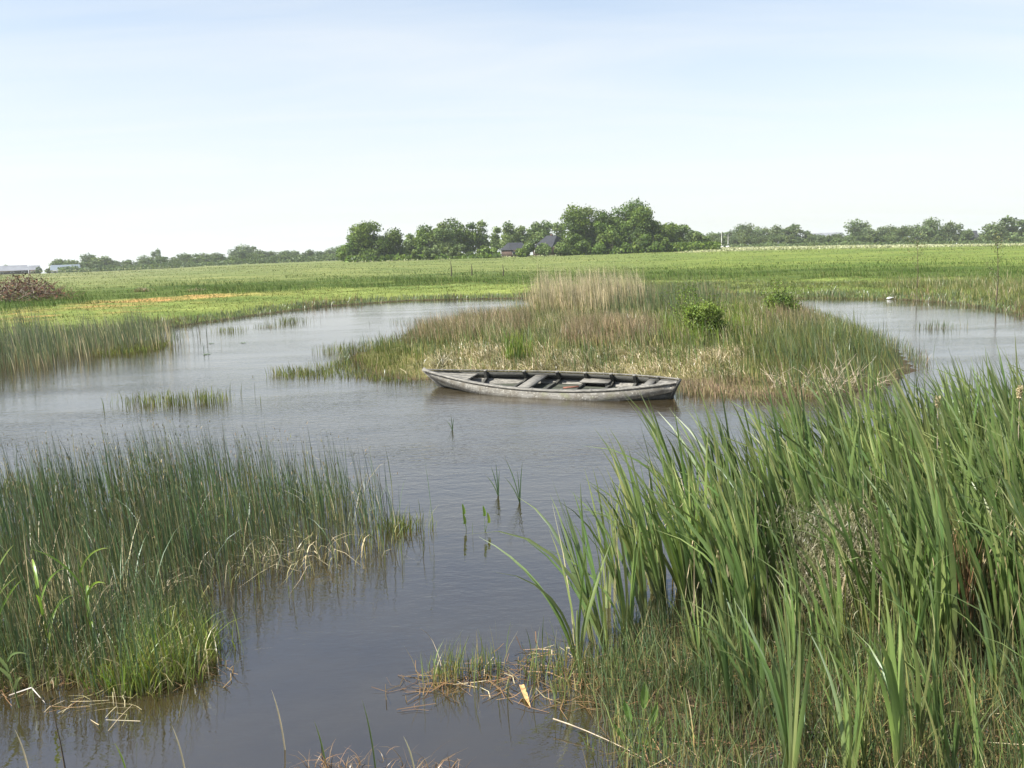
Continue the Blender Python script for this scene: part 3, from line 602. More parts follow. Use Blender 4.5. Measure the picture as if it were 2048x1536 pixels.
def ff(u, a=.62, b=.80): return np.sin(np.pi * np.clip(u, 0, 1) ** a) ** b if True else u
def prof(u):                                          # plan form: fine bow, fuller stern
    return np.where(u < .55, np.sin(np.pi / 2 * (u / .55)) ** .95, 1 - (1 - .13) * ((u - .55) / .45) ** 2.3)
def lev(k):
    """station curves for bottom edge, chine, gunwale: x, half width, z"""
    xs0 = (-LWL / 2 + .12, -LWL / 2 - .25, -LWL / 2 - .42)[k]; xe = (LWL / 2 - .10, LWL / 2 + .02, LWL / 2 + .10)[k]
    x = xs0 + (xe - xs0) * U; v = (U - .55)
    bwid = (.47, HB, HB - .13)[k] * prof(U)
    bwid = bwid + .03
    up = np.where(v < 0, (v / .55) ** 2, 0); us = np.where(v > 0, (v / .45) ** 2, 0)
    z = (-.07 + .05 * up ** 2 + .03 * us, .085 + .17 * up ** 1.15 + .14 * us, .255 + .115 * up ** 1.1 + .10 * us)[k]
    return x, bwid, z
L0, L1, L2 = lev(0), lev(1), lev(2)
def plank(name, A, B, side, th, mat, parent, u0=0, u1=NS):
    """solid strake between two level curves"""
    V = []; n = u1 - u0
    for (x, b_, z), in_ in ((A, 0), (B, 0), (B, 1), (A, 1)):
        V.append(np.column_stack([x[u0:u1], side * (b_[u0:u1] - in_ * th), z[u0:u1] + in_ * th * .25]))
    V = np.concatenate(V); Fs = []
    for k in range(4):
        k2 = (k + 1) % 4
        for i in range(n - 1): Fs.append((k * n + i, k * n + i + 1, k2 * n + i + 1, k2 * n + i))
    Fs.append((0, n, 2 * n, 3 * n)); Fs.append((n - 1, 2 * n - 1, 3 * n - 1, 4 * n - 1)); 
    return mesh_obj(name, V, np.array(Fs), mat, parent)
def shift(L, db=0., dz=0.): return (L[0], L[1] + db, L[2] + dz)
for sd in (-1, 1):
    tag(plank('lower_strake', L0, shift(L1, -.004, -.004), sd, .028, M['boatlight'] if sd > 0 else M['boatdark'], boat), 'far side plank coloured pale as if sunlit' if sd > 0 else 'wet near side plank, also coloured dark as if shaded')  # sunlit and shaded faces put into the colour; near plank is wet too
    tag(plank('upper_strake', shift(L1, .022, -.015), L2, sd, .026, M['boatdark'] if sd > 0 else M['boat'], boat), 'far side board with shade put into its colour' if sd > 0 else 'weathered grey near side board')  # far board coloured dark to paint in the shade under its inward lean
    # gunwale rail
    gA = shift(L2, .016, .004); gB = shift(L2, .012, .032); plank('gunwale', gA, gB, sd, .052, M['boatlight'], boat)
# bottom boards: five planks fore and aft
for k in range(5):
    f0, f1 = -1 + k * .4 + .012, -1 + (k + 1) * .4 - .012; V = []; u0, u1 = 3, NS - 2; n = u1 - u0
    wdt = L0[1][u0:u1] * .98 + .05
    for f, dz in ((f0, 0), (f1, 0), (f1, .025), (f0, .025)):
        V.append(np.column_stack([L0[0][u0:u1], wdt * f, np.maximum(L0[2][u0:u1] + .09, .04) + dz + .003 * (k % 2)]))
    V = np.concatenate(V); Fs = []
    for a_ in range(4):
        for i in range(n - 1): Fs.append((a_ * n + i, a_ * n + i + 1, ((a_ + 1) % 4) * n + i + 1, ((a_ + 1) % 4) * n + i))
    mesh_obj('bottom_board', V, np.array(Fs), M['boat'], boat)
def prism(name, outline, axis0, th, mat, parent):
    """extrude a y-z outline along x"""
    n = len(outline); V = [(axis0 - th / 2, y, z) for y, z in outline] + [(axis0 + th / 2, y, z) for y, z in outline]
    bm_f = [[i, (i + 1) % n, n + (i + 1) % n, n + i] for i in range(n)]
    me = bpy.data.meshes.new(name); me.from_pydata(V, [], bm_f + [list(range(n))[::-1], list(range(n, 2 * n))]); me.materials.append(mat)
    o = bpy.data.objects.new(name, me); COL.objects.link(o); o.parent = parent; return o
def sec(x):
    r_ = []
    for L in (L0, L1, L2): r_.append((np.interp(x, L[0], L[1]), np.interp(x, L[0], L[2])))
    return r_
fx = [-LWL / 2 + LWL * f for f in (.165, .33, .475, .60, .715, .82, .925)]
for i, x in enumerate(fx):
    (b0, z0), (b1, z1), (b2, z2) = sec(x)
    for sd in (-1, 1):
        o = [(sd * (b0 * .9), z0 + .10), (sd * (b1 - .035), z1 + .0), (sd * (b2 - .028), z2 + .0), (sd * (b2 - .075), z2 + .012), (sd * (b1 - .11), z1 + .03), (sd * (b0 * .9 - .07), z0 + .15)]
        prism('frame_rib', o, x, .055, M['boatdark'], boat)  # ribs coloured dark to paint in their backlit sides
        box('rib_head', (x, sd * (b2 - .035), z2 + .028), (.06, .07, .03), M['boatlight'], boat)
    zf = max(z0 + .09, .04) + .05
    prism('floor_timber', [(-b0 * .9, zf - .02), (b0 * .9, zf - .02), (b0 * .9, zf + .03), (-b0 * .9, zf + .03)], x + .001, .05, M['boatdark'], boat)
def thwart(x, wdt, dz, mat, name='thwart', th=.03):
    V = []
    for z_ in (0, th):
        for xx, sdd in ((x - wdt / 2, -1), (x + wdt / 2, -1), (x + wdt / 2, 1), (x - wdt / 2, 1)):
            (b0, z0), (b1, z1), (b2, z2) = sec(xx); V.append((xx, sdd * (b2 - .035 + (b1 - b2) * .3), z2 + dz + z_))
    return mesh_obj(name, V, np.array([(0, 3, 2, 1), (4, 5, 6, 7), (0, 1, 5, 4), (1, 2, 6, 5), (2, 3, 7, 6), (3, 0, 4, 7)]), mat, boat)
xt = -LWL / 2 + LWL * .405
thwart(xt, .24, -.075, M['boatlight'])
thwart(-LWL / 2 + LWL * .90, .16, -.06, M['boatlight'], 'stern_bench')
# small side bench by the middle rib
(b0, z0), (b1, z1), (b2, z2) = sec(fx[3] + .25)
box('side_bench', (fx[3] + .24, b1 - .22, z1 + .06), (.58, .26, .025), M['boatlight'], boat)
box('bench_leg', (fx[3] + .02, b1 - .30, z1 - .01), (.04, .05, .12), M['boatlight'], boat)
box('bench_leg', (fx[3] + .48, b1 - .30, z1 - .01), (.04, .05, .12), M['boatlight'], boat)
# bow and stern decks, of boards
def deck(xa, xb, nb, dz, mat):
    for k in range(nb):
        g = .008; V = []; st = np.linspace(xa, xb, 8)
        f0, f1 = -1 + 2 * k / nb, -1 + 2 * (k + 1) / nb
        for f, z_ in ((f0, 0), (f1, 0), (f1, .022), (f0, .022)):
            for x in st:
                (b0, z0), (b1, z1), (b2, z2) = sec(x); bb = max(b2 - .03, .012); V.append((x, bb * f + (g if f == f0 else -g) * min(1, bb * 4), z2 + dz + z_ - .0))
        Fs = []; n = 8
        for a_ in range(4):
            for i in range(n - 1): Fs.append((a_ * n + i, a_ * n + i + 1, ((a_ + 1) % 4) * n + i + 1, ((a_ + 1) % 4) * n + i))
        Fs.append((0, n, 2 * n, 3 * n)); Fs.append((n - 1, 2 * n - 1, 3 * n - 1, 4 * n - 1))
        mesh_obj('deck_board', V, np.array(Fs), mat, boat)
deck(L2[0][0] + .10, -LWL / 2 + LWL * .13, 4, -.055, M['boatlight'])
deck(-LWL / 2 + LWL * .935, L2[0][-1] - .04, 3, -.04, M['boatlight'])
def stem(name, x0, z0, x1, z1, wx, ty, mat):
    d = np.array((x1 - x0, 0, z1 - z0)); d /= np.linalg.norm(d); nrm = np.array((-d[2], 0, d[0])); a = np.array((x0, 0, z0)); b_ = np.array((x1, 0, z1)); V = []
    for p in (a, b_):
        for s1, s2 in ((-1, -1), (1, -1), (1, 1), (-1, 1)): V.append(p + nrm * wx * s1 + np.array((0, ty * s2, 0)))
    mesh_obj(name, V, np.array([(0, 3, 2, 1), (4, 5, 6, 7), (0, 1, 5, 4), (1, 2, 6, 5), (2, 3, 7, 6), (3, 0, 4, 7)]), mat, boat)
stem('bow_stem', L0[0][0] - .05, L0[2][0] - .05, L2[0][0] - .04, L2[2][0] + .045, .035, .026, M['boatlight'])
tv = []
for dx_ in (0., .035):
    for L_ in (L0, L1, L2):
        for sg in (-1, 1): tv.append((L_[0][-1] + dx_, sg * (L_[1][-1] + .008), L_[2][-1] + (.02 if L_ is L2 else 0)))
mesh_obj('transom', tv, np.array([(0, 2, 3, 1), (2, 4, 5, 3), (6, 7, 9, 8), (8, 9, 11, 10), (0, 6, 8, 2), (2, 8, 10, 4), (1, 3, 9, 7), (3, 5, 11, 9), (4, 10, 11, 5), (0, 1, 7, 6)]), M['boatdark'], boat)
# red rag of peeled board near the middle ribs is left as a short loose board
box('loose_board', (fx[3] - .12, .12, .13), (.30, .07, .02), plainmat('reddish_board', (.20, .09, .06), .8, .4, 8), boat, rz=.5)

# ------------------------------------------------------------------ cattails, right foreground
def cattail_leaf_set(r, n, H, spread=.22, wd=.020, sp=1.15):
    """fan of long strap leaves rising from one sheath, tips bending downwind"""
    parts = []
    fan = r.uniform(0, math.pi)
    base = np.zeros((n, 3)); base[:, 0] = np.cos(fan) * np.linspace(-.02, .02, n); base[:, 1] = np.sin(fan) * np.linspace(-.02, .02, n)
    seg = 7; V = np.zeros((n, seg + 1, 3, 3)); T = np.zeros((n, seg + 1, 3)); out = []
    for i in range(n):
        c = (i - (n - 1) / 2) / max(1, (n - 1) / 2)
        h = H * r.uniform(.72, 1.0) * (1 - .14 * abs(c)); w_ = wd * r.uniform(.75, 1.2)
        fd = np.array([math.cos(fan), math.sin(fan), 0]) * c * spread * r.uniform(.6, 1.3) + np.array([r.normal(0, .05), r.normal(0, .05), 0])
        wa = math.pi + r.normal(0, .45); wl = abs(r.normal(.09, .07)); 
        if r.random() < .12: wl += .25
        wdv = np.array([math.cos(wa), math.sin(wa), 0]) * wl
        dr = r.uniform(.02, .12) + max(0, wl - .25) * .8
        yaw = r.uniform(0, math.pi); tw = r.normal(0, .9)
        vv = []; tt = []
        for k in range(seg + 1):
            s = k / seg; p = base[i] + fd * h * s ** sp + wdv * h * s ** 2.6 + np.array([0, 0, h * (s - dr * s ** 4)])
            ww = w_ * (min(1, .55 + s * 2) if s < .3 else 1) * max(.03, (1 - max(0, (s - .45) / .55) ** 1.8))
            a = yaw + tw * s; dv = np.array([math.cos(a), math.sin(a), 0]); nv = np.array([-math.sin(a), math.cos(a), 0])
            vv += [p - dv * ww / 2, p + nv * ww * .16, p + dv * ww / 2]; tt += [s] * 3
        F_ = []
        for k in range(seg): F_ += [(3 * k, 3 * k + 1, 3 * k + 4, 3 * k + 3), (3 * k + 1, 3 * k + 2, 3 * k + 5, 3 * k + 4)]
        out.append((np.array(vv), np.array(F_), np.array(tt), np.full(len(vv), r.random())))
    return out
variants = []
for v in range(14):
    r = np.random.default_rng(200 + v); o = blade_obj('cattail', cattail_leaf_set(r, int(r.integers(7, 11)), 1.62, spread=.17, wd=.029), M['cattail'], link=False); variants.append(o.data)
    bpy.data.objects.remove(o)
ctz = poly([(1135, 1318), (1190, 1240), (1270, 1180), (1380, 1120), (1500, 1085), (1620, 1030), (1780, 985), (1900, 960), (2060, 930), (2500, 930), (2700, 1300), (2300, 1420), (2048, 1390), (1800, 1340), (1600, 1320), (1420, 1290), (1300, 1300)])
# Poisson-like placing
r = np.random.default_rng(77); cand = scatter(ctz, 9000, 0, r); pts = []
xl = at(1400, 1200)[0]; gap = at(1655, 1240)[:2]
for c in cand:
    if len(pts) >= 500: break
    if c[0] < xl and r.random() < .30: continue
    if np.hypot(*(c - gap)) < .40: continue
    if all((c[0] - q[0]) ** 2 + (c[1] - q[1]) ** 2 > .105 ** 2 for q in pts): pts.append(c)
pts.sort(key=lambda c: math.hypot(c[0], c[1]))
ga = at(1655, 1240)[0]
def zone_of(c):
    if c[0] < xl: return 'green cattail standing in open water at the left edge of the stand', 'cattails at the left edge of the stand'
    d = math.hypot(c[0], c[1]); side = 'left of the feathery dead plant' if c[0] < ga else 'right of the feathery dead plant'
    row = 'in the front rows over the marsh floor' if d < 6.3 else 'in the middle rows of the dense stand' if d < 7.6 else 'in the back rows of the dense stand'
    return f'green cattail {row}, {side}', f'cattails {row}, {side}'
rest = []
fz = poly([(1390, 1330), (1500, 1290), (1700, 1330), (1850, 1330), (2060, 1370), (2300, 1420), (2300, 1640), (1900, 1640), (1650, 1600), (1480, 1540), (1400, 1440)])
fp = []
for c in scatter(fz, 900, 0, r):
    if len(fp) >= 44: break
    if all((c[0] - q[0]) ** 2 + (c[1] - q[1]) ** 2 > .10 ** 2 for q in fp) and min(np.hypot(*(c - at(1580, 1600)[:2])), np.hypot(*(c - at(1795, 1610)[:2]))) > .16: fp.append(c)
for i, c in enumerate(fp):
    o = bpy.data.objects.new('cattail', variants[(i * 5) % 14]); COL.objects.link(o); s = r.uniform(.38, .66); o.location = (c[0], c[1], max(gz(*c), -.02) - .02); o.rotation_euler = (r.normal(0, .04), r.normal(-.04, .05), r.normal(0, .6)); o.scale = (s * 1.1, s * 1.1, s)
    lf = c[0] < ga; tag(o, 'short young cattail shoot on the marsh floor near the bottom edge, ' + ('left part' if lf else 'right part'), 'cattail', 'short cattail shoots near the bottom edge, ' + ('left part' if lf else 'right part'))
for i, c in enumerate(pts):
    s = r.uniform(.80, 1.16) * (1.05 if i > 120 else .96); sz_ = s * r.uniform(.92, 1.05); loc = (c[0], c[1], max(gz(*c), -.02) - .02); ro = (r.normal(0, .04), r.normal(-.15, .05), r.normal(0, .35))
    if i < 228:
        o = bpy.data.objects.new('cattail', variants[i % 14]); COL.objects.link(o); o.location = loc; o.rotation_euler = ro; o.scale = (s, s, sz_); a_, b_ = zone_of(c); tag(o, a_, 'cattail', b_)
    else:
        me = variants[i % 14]; n = len(me.vertices); co = np.zeros(n * 3, np.float32); me.vertices.foreach_get('co', co); co = co.reshape(-1, 3) * (s, s, sz_)
        m_ = np.array(Matrix.Rotation(ro[2], 3, 'Z') @ Matrix.Rotation(ro[1], 3, 'Y')); co = co @ m_.T + np.array(loc)
        fc = np.zeros(len(me.polygons) * 4, np.int32); me.loops.foreach_get('vertex_index', fc); tt = np.zeros(n, np.float32); me.attributes['t'].data.foreach_get('value', tt); rr = np.zeros(n, np.float32); me.attributes['rnd'].data.foreach_get('value', rr)
        rest.append((co, fc.reshape(-1, 4), tt, (rr + i * .37) % 1))
if rest: tag(blade_obj('cattail_bed', rest, M['cattail']), 'far rows of the cattail stand towards the island', kind='stuff')
# prominent single cattails, leaves as parts
def hero_cattail(px, py, H, n, seed, label, spread=.3, wd=.024, z=None, lean=None):
    r = np.random.default_rng(seed); p = at(px, py); o = empty('cattail', (p[0], p[1], max(gz(p[0], p[1]), -.02) - .02)); tag(o, label, 'cattail')
    for lf in cattail_leaf_set(r, n, H, spread, wd, 1.7): blade_obj('leaf', [lf], M['cattail'], o)
    V, Fq = tubes([[np.array((0, 0, -.05)), np.array((0, 0, H * .12)), np.array((0.005, 0, H * .34))]], [.019], 7); mesh_obj('stalk', V, Fq, M['sheath'], o, {'t': np.full(len(V), .1), 'rnd': np.full(len(V), .3)}, smooth_=True)
    return o
M['sheath'] = leafmat('cattail_sheath', (.22, .27, .10), (.20, .28, .10), (.14, .22, .07), (.22, .26, .1), transl=.1, gloss=.1)
hero_cattail(1580, 1600, 1.36, 9, 1, 'cattail with a fan of broad leaves at the bottom edge left of its twin', .34, .027)
hero_cattail(1795, 1610, 1.36, 10, 2, 'cattail with a wide fan of leaves at the bottom edge, the right one of two', .40, .027)
hero_cattail(1155, 1318, 1.12, 6, 3, 'leftmost cattail of the stand with one long leaf arching out over the water', .42, .022)
hero_cattail(1255, 1292, 1.15, 7, 4, 'open cattail next to the leftmost one, leaves spread like a V', .34, .022)
hero_cattail(1215, 1215, 1.30, 6, 5, 'tall cattail behind the leftmost one with two leaf tips bent to the left', .22, .022)
hero_cattail(1330, 1240, 1.25, 7, 6, 'cattail by the open water behind the V shaped one', .24, .022)
hero_cattail(2045, 1420, 1.25, 8, 8, 'cattail cut off by the right edge of the picture near the bottom', .3, .024)
# arching leaf over the water
p = at(1150, 1318)
def ribbon(name, pts, wd, mat, label, cat, parent=None, t0=.3, t1=1.):
    pts = [np.array(q, float) for q in pts]; n = len(pts); V = []; T = []
    for k, q in enumerate(pts):
        d = pts[min(k + 1, n - 1)] - pts[max(k - 1, 0)]; u = np.cross(d, (.3, -1, .3)); u /= np.linalg.norm(u); nv = np.cross(d, u); nv /= np.linalg.norm(nv)
        s = k / (n - 1); ww = wd * max(.05, 1 - max(0, (s - .4) / .6) ** 2); V += [q - u * ww / 2, q + nv * ww * .15, q + u * ww / 2]; T += [t0 + (t1 - t0) * s] * 3
    Fq = []
    for k in range(n - 1): Fq += [(3 * k, 3 * k + 1, 3 * k + 4, 3 * k + 3), (3 * k + 1, 3 * k + 2, 3 * k + 5, 3 * k + 4)]
    o = mesh_obj(name, V, np.array(Fq), mat, parent, {'t': T, 'rnd': np.full(len(V), .4)})
    if label: tag(o, label, cat)
    return o
def bez(a, b_, c, n=9):
    a, b_, c = map(np.array, (a, b_, c)); return [(1 - s) ** 2 * a + 2 * s * (1 - s) * b_ + s * s * c for s in np.linspace(0, 1, n)]
ribbon('cattail_leaf', bez(p, p + (-.16, .0, .62), p + (-.62, .25, .78)), .020, M['cattail'], 'single long cattail leaf bowing left over the open water', 'leaf')
# dead cattail stalks, straw coloured, inside the stand
P = scatter(ctz, 1000, .4, csize=.3); b = blades(seat(P, .02, -.02), rng.uniform(.4, 1.1, len(P)), rng.uniform(.008, .018, len(P)), .22, None, .5, .05, 3)
tag(blade_obj('dead_cattail_leaves', [b], M['straw']), 'pale dead leaves standing among the green cattails', kind='stuff')
dz = poly([(1850, 1290), (1950, 1290), (1940, 1230), (1860, 1230)]); P = scatter(dz, 110, 0); b = blades(seat(P, .02, -.02), rng.uniform(.5, .85, len(P)), .013, .08, None, .5, .0, 3)
tag(blade_obj('reddish_dead_stalks', [b], M['litter']), 'upright reddish brown dead stalks in the right half of the cattails', kind='stuff')
# pale feathery tangle in the gap of the stand
g = at(1650, 1225)[:2]; n = 5200
P = np.column_stack([g[0] + rng.normal(0, .21, n) + .05, g[1] + rng.normal(0, .22, n)]); bs = np.column_stack([P, rng.uniform(0, 1, n) ** .8 * .78])
bs[:, 0] += bs[:, 2] * .05
M['fluff'] = leafmat('grey_plumes', (.22, .20, .14), (.30, .28, .20), (.40, .36, .30), (.18, .2, .1), transl=.3, gloss=.03, altrange=(.5, 1.))
b = blades(bs, rng.uniform(.03, .10, n), .005, .8, None, .5, .2, 2)
tag(blade_obj('feathery_dead_plant', [b], M['fluff']), 'greyish pink feathery dead plant in the gap between the cattails', 'plant')
# second, greener layer of low cattail shoots and spike rush in the near marsh
sz = poly([(1180, 1400), (1200, 1320), (1260, 1260), (1400, 1200), (1700, 1150), (2048, 1100), (2400, 1100), (2500, 1500), (2200, 1700), (1500, 1700), (1260, 1600), (1230, 1500)])
P = scatter(sz, 12000, .5, csize=.10); b = blades(seat(P, .02, -.02), rng.uniform(.12, .42, len(P)), rng.uniform(.003, .0065, len(P)), .22, WIND, 1.5, .06, 3)
tag(blade_obj('spike_rush', [b], M['rush']), 'thin dark green stems crowding the marsh floor at lower right', kind='stuff')
P = scatter(sz, 8000, .5, csize=.12); b = blades(seat(P, .02, -.02), rng.uniform(.08, .38, len(P)), rng.uniform(.004, .009, len(P)), .3, WIND, 1.5, .1, 3)
tag(blade_obj('marsh_sedge', [b], M['sedge']), 'green sedge blades under the cattails at lower right', kind='stuff')
def litter_obj(name, pg, n, label, mat='litter', L=(.06, .30), wd=(.002, .006), zmax=.05):
    P = scatter(pg, n, .4, csize=.12); a = rng.uniform(0, 2 * np.pi, n); l = rng.uniform(*L, n); z = np.maximum(ground_z(P[:, 0], P[:, 1]), 0) + rng.uniform(.003, zmax, n)
    w_ = rng.uniform(*wd, n); d = np.stack([np.cos(a), np.sin(a), rng.normal(0, .12, n)], 1); u = np.stack([-np.sin(a), np.cos(a), rng.normal(0, .4, n)], 1)
    c = np.column_stack([P, z]); m_ = c + d * 0; e = rng.normal(0, .12, (n, 1)) * u
    V = np.stack([c - d * l[:, None] / 2 - u * w_[:, None] / 2, c - d * l[:, None] / 2 + u * w_[:, None] / 2, c + e * l[:, None] - u * w_[:, None] / 2, c + e * l[:, None] + u * w_[:, None] / 2,
                  c + d * l[:, None] / 2 - u * w_[:, None] / 3, c + d * l[:, None] / 2 + u * w_[:, None] / 3], 1)
    V[:, :, 2] = np.maximum(V[:, :, 2], .004); V = V.reshape(-1, 3); i0 = (np.arange(n) * 6)[:, None]; Fq = np.concatenate([i0 + [0, 1, 3, 2], i0 + [2, 3, 5, 4]])
    T = np.tile([.2, .2, .6, .6, .9, .9], n); return tag(mesh_obj(name, V, Fq, M[mat], attrs={'t': T, 'rnd': np.repeat(rng.random(n), 6)}), label, kind='stuff')
litter_obj('marsh_litter', sz, 3000, 'mat of brown dead stems on the marsh floor at lower right')
litter_obj('marsh_straw', sz, 150, 'scattered pale broken straws on the marsh floor', 'straw', (.10, .4), (.003, .007), .08)
ml = poly([(830, 1385), (880, 1350), (960, 1320), (1080, 1300), (1200, 1310), (1240, 1360), (1180, 1430), (1080, 1420), (960, 1400)])
litter_obj('floating_litter', ml, 260, 'floating mat of dead reddish stems left of the cattails', 'litter', (.06, .28), (.002, .006), .02)
litter_obj('floating_straw', ml, 22, 'pale straws on the floating mat left of the cattails', 'straw', (.08, .3), (.004, .008), .03)
P = scatter(ml, 480, .75, csize=.05); b = blades(seat(P, .0, -.01), rng.uniform(.06, .34, len(P)), rng.uniform(.004, .008, len(P)), .25, None, 1., .05, 3)
tag(blade_obj('floating_mat_grass', [b], M['sedge']), 'sparse green shoots growing through the floating mat', kind='stuff')
l2 = poly([(-80, 1400), (100, 1370), (260, 1380), (400, 1360), (430, 1330), (300, 1310), (100, 1330), (-80, 1350)])
litter_obj('rush_litter', l2, 330, 'brown dead stems floating along the lower left rushes', 'litter', (.06, .26), (.002, .006), .03)
l3 = poly([(60, 1440), (220, 1440), (280, 1400), (160, 1390)]); litter_obj('rush_straw', l3, 18, 'pale dead stems floating below the lower left grass', 'straw', (.08, .26), (.002, .006), .03)
# yellow-green grass tussock front of rush stand
def tussock(px, py, n, rad, h, mat, label, seed, wd=.008, lean=.3, name='grass_tussock'):
    r = np.random.default_rng(seed); p = at(px, py); P = np.column_stack([p[0] + r.normal(0, rad, n), p[1] + r.normal(0, rad * .7, n)])
    b = blades(seat(P, .01, -.01), r.uniform(h * .4, h, n), r.uniform(.7, 1.3, n) * wd, lean, None, .5, .12, 4, r=r)
    return tag(blade_obj(name, [b], M[mat]), label, 'grass') if rad < .2 else tag(blade_obj('water_grass', [b], M[mat]), label, kind='stuff')
tussock(335, 1345, 130, .13, .44, 'bright', 'bright yellow green grass tussock in front of the rushes at lower left', 61, .006, .45)
tussock(240, 1385, 90, .09, .30, 'bright', 'smaller grass tuft with reddish roots left of the bright tussock', 62)
tussock(410, 1300, 60, .05, .26, 'bright', 'thin grass tuft at the right end of the lower left rushes', 63)
tussock(800, 1060, 130, .12, .26, 'bank', 'yellowish grass tuft at the right end of the rush bed', 64)
tussock(30, 978, 200, .25, .26, 'bank', 'yellowish marsh grass patch at the left edge beyond the rushes', 65)
# pond grass tufts
for px, py, n, rad, h, lab in ((300, 806, 150, .38, .32, 'left half of the sparse grass patch standing in open water at left'), (385, 806, 230, .42, .38, 'right half of the sparse grass patch standing in open water at left'),
                               (463, 662, 130, .30, .32, 'smallest far grass tuft in the water below the left bank'), (535, 654, 120, .34, .26, 'low far grass tuft between two others in the channel'),
                               (580, 645, 170, .38, .42, 'far grass tuft nearest the bank in the channel'), (690, 704, 260, .40, .34, 'grass clump in the water just left of the island tip'),
                               (745, 692, 120, .50, .42, 'thin reed tuft left of the brown island rushes'), (825, 645, 90, .5, .3, 'faint thin grass patch in the water behind the island tip'), (1878, 656, 110, .35, .36, 'lone grass tuft in the water right of the island')):
    tussock(px, py, n, rad, h, 'bank' if n > 120 else 'reedgreen', lab, int(px), .011, .15)
# light green reeds with broad arching leaves, lower left
def reed_plant(px, py, H, n, seed, label, mat='bright', wl=.019):
    r = np.random.default_rng(seed); p = at(px, py); o = empty('reed_plant', (p[0], p[1], 0)); tag(o, label, 'reed')
    V, Fq = tubes([[np.array((0, 0, -.03)), np.array((-.03, 0, H * .5)), np.array((-.06, 0, H * .98))]], [.006], 5); mesh_obj('stem', V, Fq, M[mat], o, {'t': np.full(len(V), .4), 'rnd': np.full(len(V), .2)})
    for k in range(n):
        z = H * (.3 + .65 * k / n); a = r.uniform(0, 2 * math.pi); L = H * r.uniform(.35, .55); b0 = np.array((-.06 * z / H, 0, z)); d = np.array((math.cos(a), math.sin(a), 0))
        ribbon('leaf', bez(b0, b0 + d * L * .25 + (0, 0, L * .6), b0 + d * L * r.uniform(.5, .9) + (0, 0, L * r.uniform(.2, .95))), wl * r.uniform(.6, 1.), M[mat], None, None, o)
    return o
reed_plant(110, 1345, .72, 5, 71, 'broad leaved light green reed at the lower left edge of the rushes')
reed_plant(195, 1330, .80, 5, 72, 'tallest light green reed in front of the dark rushes')
reed_plant(10, 1330, .66, 4, 73, 'light green reed cut off by the left edge of the picture')
reed_plant(40, 1415, .38, 4, 74, 'short pale reed shoot in the water at lower left', 'sedge', .02)
# sprigs in the middle of the open water
def sprig(px, py, tips, seed, label):
    p = at(px, py); o = empty('sedge_sprig', (p[0], p[1], 0)); tag(o, label, 'plant')
    for tx, h in tips:
        ribbon('leaf', bez((0, 0, -.02), (tx * .25, 0, h * .55), (tx, 0, h)), .0105, M['rush'], None, None, o)
sprig(997, 992, [(-.08, .36), (-.02, .40), (.02, .30), (-.14, .25)], 1, 'left one of two thin dark sprigs in the open water')
sprig(1040, 1005, [(-.16, .52), (-.02, .36), (.04, .46), (-.17, .30)], 2, 'right and taller one of two thin dark sprigs in the open water')
sprig(905, 860, [(-.02, .25), (-.10, .16), (.03, .2)], 3, 'faint dark sprig in the water just in front of the boat')
def plantain(px, py, lv, label):
    p = at(px, py); o = empty('water_plantain', (p[0], p[1], 0)); tag(o, label, 'plant')
    for tx, h in lv:
        V, Fq = tubes([[np.array((0, 0, -.02)), np.array((tx * .4, 0, h * .5)), np.array((tx, 0, h))]], [.003], 4); mesh_obj('stem', V, Fq, M['bright'], o, {'t': np.full(len(V), .4), 'rnd': np.full(len(V), .2)})
        q = np.array((tx, 0, h)); ribbon('leaf', [q + (0, 0, -.01), q + (0.004, 0, .02), q + (0, 0, .045), q + (-.006, 0, .075), q + (-.012, 0, .10)], .028, M['bright'], None, None, o, .5, .5)
plantain(933, 1060, [(-.02, .17), (-.015, .07)], 'water plant with two small upright leaves, the left one of a pair')
plantain(970, 1062, [(.0, .16), (.04, .09)], 'water plant with one bright oval leaf, the right one of a pair')
def lily(px, py, rad, label):
    p = at(px, py); a = np.linspace(.25, 2 * math.pi - .25, 14); V = [(p[0], p[1], .006)] + [(p[0] + rad * math.cos(t), p[1] + rad * math.sin(t), .006 + .01 * math.sin(3 * t) ** 2) for t in a]
    me = bpy.data.meshes.new('lily_pad'); me.from_pydata(V, [], [(0, i, i + 1) for i in range(1, 14)]); me.materials.append(M['lily']); o = bpy.data.objects.new('lily_pad', me); COL.objects.link(o); tag(o, label, 'leaf')
M['lily'] = plainmat('lily_leaf', (.09, .13, .05), .4, .3, 4)
lily(423, 687, .10, 'floating leaf in the left channel, the middle one of three'); lily(487, 686, .10, 'floating leaf in the left channel, the rightmost of three'); lily(414, 709, .11, 'floating leaf beside a bent stalk in the left channel, nearest of three')
sprig(408, 705, [(-.02, .32), (.03, .25)], 4, 'bent dark stalk standing in the left channel beside a floating leaf')
